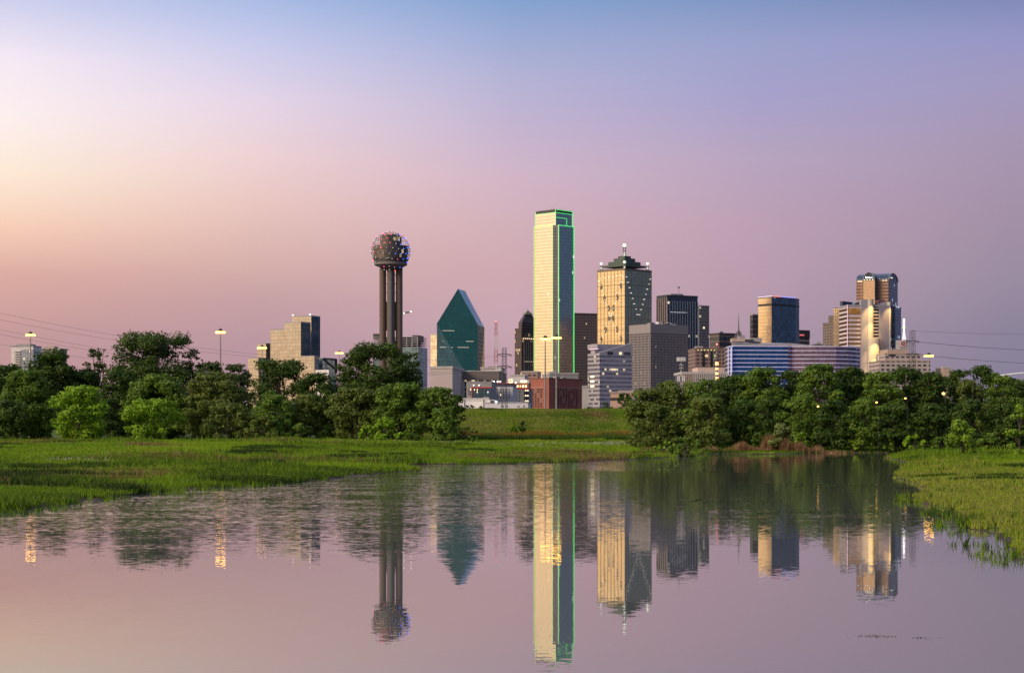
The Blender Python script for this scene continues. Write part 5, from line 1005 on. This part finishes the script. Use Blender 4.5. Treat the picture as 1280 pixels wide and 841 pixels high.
def roadlamp(px, y, d, label, s=.75):
    x = X(px, d); z0 = gz(x, d); z1 = H(y, d); th = thing('street_lamp', label, 'street lamp', (x, d, z0), 'street lamps among the right grove')
    m = MB(); m.tube([(x, d, z0-.2), (x, d, z1+.4), (x-.35, d-.3, z1+.55)], .022, 6); m.build('pole', dark_m, th)
    m = MB(); m.lathe((x-.4, d-.4), [(0, z1-.2*s), (.24*s, z1-.1*s), (.26*s, z1+.1*s), (0, z1+.25*s)], 8); m.build('lamp_head', glow('orange_lamp', (1, .50, .06), 3.5), th)
roadlamp(1181.5, 492, 321, 'brightest orange street lamp shining among the trees at right', 1.1); roadlamp(1098, 503, 319, 'orange street lamp among trees below the terraced building'); roadlamp(1134, 498, 319, 'small orange street lamp among trees below the right pylon'); roadlamp(1025, 508, 319, 'dim yellow street lamp in the trees below the banded hotel')

def pylon(px, ytop, d, arms, label, hw):
    x = X(px, d); z0 = gz(x, d); z1 = H(ytop, d); th = thing('lattice_pylon', label, 'pylon', (x, d, z0), 'lattice power pylons'); w0, w1 = hw*1.15*d/F, hw*.8*d/F
    ang_ = .35; ca, sa = math.cos(ang_), math.sin(ang_)
    def cpt(i, t): s_ = w0+(w1-w0)*t; a, b = ((-1, -1), (1, -1), (1, 1), (-1, 1))[i]; return (x+(a*ca-b*sa)*s_, d+(a*sa+b*ca)*s_, z0-.2+(z1-z0+.2)*t)
    for i in range(4): m = MB(); m.tube([cpt(i, 0), cpt(i, 1)], .05, 4); m.build('leg', steel2, th)
    m = MB(); n = max(6, int((z1-z0)/(w0*2.6)))
    for k in range(n):
        for i in range(4):
            j = (i+1) % 4; m.tube([cpt(i, k/n), cpt(j, (k+1)/n)], .02, 4, False); m.tube([cpt(j, k/n), cpt(i, (k+1)/n)], .02, 4, False); m.tube([cpt(i, (k+1)/n), cpt(j, (k+1)/n)], .02, 4, False)
    m.build('bracing', steel2, th)
    for ay in arms:
        z = H(ay, d); L = 9.0*d/F; m = MB(); m.tube([(x-L*ca, d-L*sa, z+.1), (x, d, z+.25), (x+L*ca, d+L*sa, z+.1)], .10, 5); m.tube([(x-L*ca, d-L*sa, z+.1), (x, d, z-.5), (x+L*ca, d+L*sa, z+.1)], .06, 5); m.build('crossarm', steel2, th)
        for s_ in (-1, 1): m = MB(); m.lathe((x+s_*L*ca, d+s_*L*sa), [(0, z-.5), (.1, z-.45), (.1, z), (0, z+.1)], 6); m.build('insulator', plain('brown_insulator', (.10, .05, .04), .3), th)
steel2 = plain('weathered_steel', (.07, .065, .07), .7, .2)
pylon(630.3, 434.5, 466, (443.5, 458.5), 'lattice pylon on the levee in front of the white hotel', 2.6)
pylon(1140.6, 413, 470, (427, 443), 'lattice pylon behind the right grove beside the round emblem', 2.9)
def cable(p0, p1, sag, label, grp, r=.035):
    pts = []
    for i in range(41):
        t = i/40; pts.append((p0[0]+(p1[0]-p0[0])*t, p0[1]+(p1[1]-p0[1])*t, p0[2]+(p1[2]-p0[2])*t-4*sag*t*(1-t)))
    m = MB(); m.tube(pts, r, 5); o_ = m.build('power_cable', plain('cable_grey', (.09, .08, .09), .6), None); tag(o_, label, 'power cable', grp)
def q3(px, y, d): return (X(px, d), d, H(y, d))
PL = 'power cables of the left pylon line'; PR = 'power cables of the right pylon line'
# from the left pylon up to the next pylon, out of frame at left and nearer the camera
for i, (y0, y1, dd, lab) in enumerate([(443.8, 356, -8, 'topmost dark cable crossing the sky at far left'), (444.2, 367, 8, 'second dark cable from the top at far left'), (458.8, 378, -8, 'third cable at far left, just above the first lamp'), (459, 386, 8, 'fourth cable at far left, passing the first lamp'), (459.4, 401, 0, 'fifth cable at far left, ending behind the pinkish apartment tower')]):
    cable(q3(630.3+dd, y0, 466), q3(-150, y1, 300), 5.6, lab, PL, .02)
for i, (y0, y1, dd, lab) in enumerate([(413.4, 413, 0, 'highest faint cable in the sky at the right'), (427.4, 438.5, 9, 'middle dark cable running right from the right pylon'), (443.4, 455.5, 9, 'lowest dark cable running right from the right pylon')]):
    cable(q3(1140.6+dd, y0, 473), q3(1420, y1, 520), 1.0, lab, PR, .055 if i else .03)
for (y0, y1, dd, lab) in [(427.4, 443.8, 9, 'upper cable spanning between the two lattice pylons'), (443.4, 459, 9, 'lower cable spanning between the two lattice pylons')]:
    cable(q3(1140.6-dd, y0, 467), q3(630.3+dd, y1, 469), 5.0, lab, 'power cables between the pylons', .022)

# radio mast far off, red and white
d = 1500; x = X(620, d); th = thing('radio_mast', 'thin red and white lattice radio mast beside the lattice pylon', 'radio mast', (x, d, CITY)); z1 = H(402.5, d); wr, rr_ = plain('mast_white', (.5, .45, .45)), plain('mast_red', (.35, .08, .06))
def mc(i, t): s_ = 2.6+(.8-2.6)*t; a, b = ((-1, -1), (1, -1), (1, 1), (-1, 1))[i]; return (x+a*s_, d+b*s_, Z0+(z1-Z0)*t)
for k in range(8):
    m = MB()
    for i in range(4):
        m.tube([mc(i, k/8), mc(i, (k+1)/8)], .2, 4)
        for h_ in range(3): t0, t1 = (k+h_/3)/8, (k+(h_+1)/3)/8; m.tube([mc(i, t0), mc((i+1) % 4, t1)], .1, 4, False); m.tube([mc((i+1) % 4, t0), mc(i, t1)], .1, 4, False)
    m.build('lattice_section', rr_ if k % 2 else wr, th)
bulb(th, (x, d, z1+.6), .5, redl, 'beacon')
# chimney-like mast with stacked orange lights
d = 1000; x = X(896.2, d); th = thing('light_mast', 'mast with stacked orange lights and red beacon left of the banded hotel', 'light mast', (x, d, CITY)); z1 = H(430, d)
m = MB(); m.lathe((x, d), [(.9, Z0), (.8, H(455, d)), (.45, H(440, d)), (.3, z1)], 10); m.build('pole', plain('mast_dark', (.16, .11, .11)), th)
for i, (py, r_) in enumerate(((454.5, 1.0), (461, .85), (466.8, .9), (473, 1.0))): m = MB(); z = H(py, d); m.lathe((x, d), [(.7, z-r_), (r_, z-r_*.7), (r_, z+r_*.7), (.7, z+r_)], 10); m.build('lamp_ring', glow('amber_ring', (1, .45, .07), 1.5), th)
for py, r_ in ((449, 2.0), (446.5, 1.4), (442, .9)): m = MB(); z = H(py, d); m.lathe((x, d), [(.3, z-.3), (r_, z-.2), (r_, z+.3), (.3, z+.4)], 12); m.build('platform', steel, th)
bulb(th, (x, d, H(430.3, d)), .55, redl, 'beacon'); bulb(th, (x-1.2, d-.5, H(444.5, d)), .4, y_neon, 'signal_lamp')
# white antenna pole behind the right grove
d = 430; x = X(851.5, d); z0 = gz(x, d); th = thing('antenna_pole', 'pole with white panel antennas in front of the grey grid office', 'antenna pole', (x, d, z0)); m = MB(); m.tube([(x, d, z0), (x, d, H(447.5, d))], [.16, .10], 8); m.build('pole', plain('pole_grey', (.45, .44, .46)), th)
ap_ = plain('antenna_white', (.62, .60, .62), .5); af = Frame((x, d), (1, 0), (0, 1), d)
for a in (-.95, -.55, -.1, .35, .8): part(th, 'panel_antenna', ap_, af, a-.16, a+.16, -.55-.25*(1-abs(a)), -.42-.25*(1-abs(a)), H(451.5, d), H(446.6, d))
part(th, 'antenna_frame', steel, af, -1.05, 1.05, -.35, -.2, H(449.5, d), H(448.9, d)); part(th, 'antenna_frame', steel, af, -.9, .9, -.35, -.2, H(471, d), H(470.4, d))
for a in (-.85, -.5, .35, .75): part(th, 'panel_antenna', ap_, af, a-.13, a+.13, -.5, -.36, H(476.5, d), H(469.4, d))
for py in (456, 459.6): part(th, 'equipment_box', plain('box_grey', (.3, .29, .3)), af, -.55, .5, -.4, -.15, H(py+1.2, d), H(py, d))
for o in bpy.data.objects:
    if o.type == 'MESH' and o.parent is None and 'kind' not in o and 'category' not in o: print('untagged', o.name)
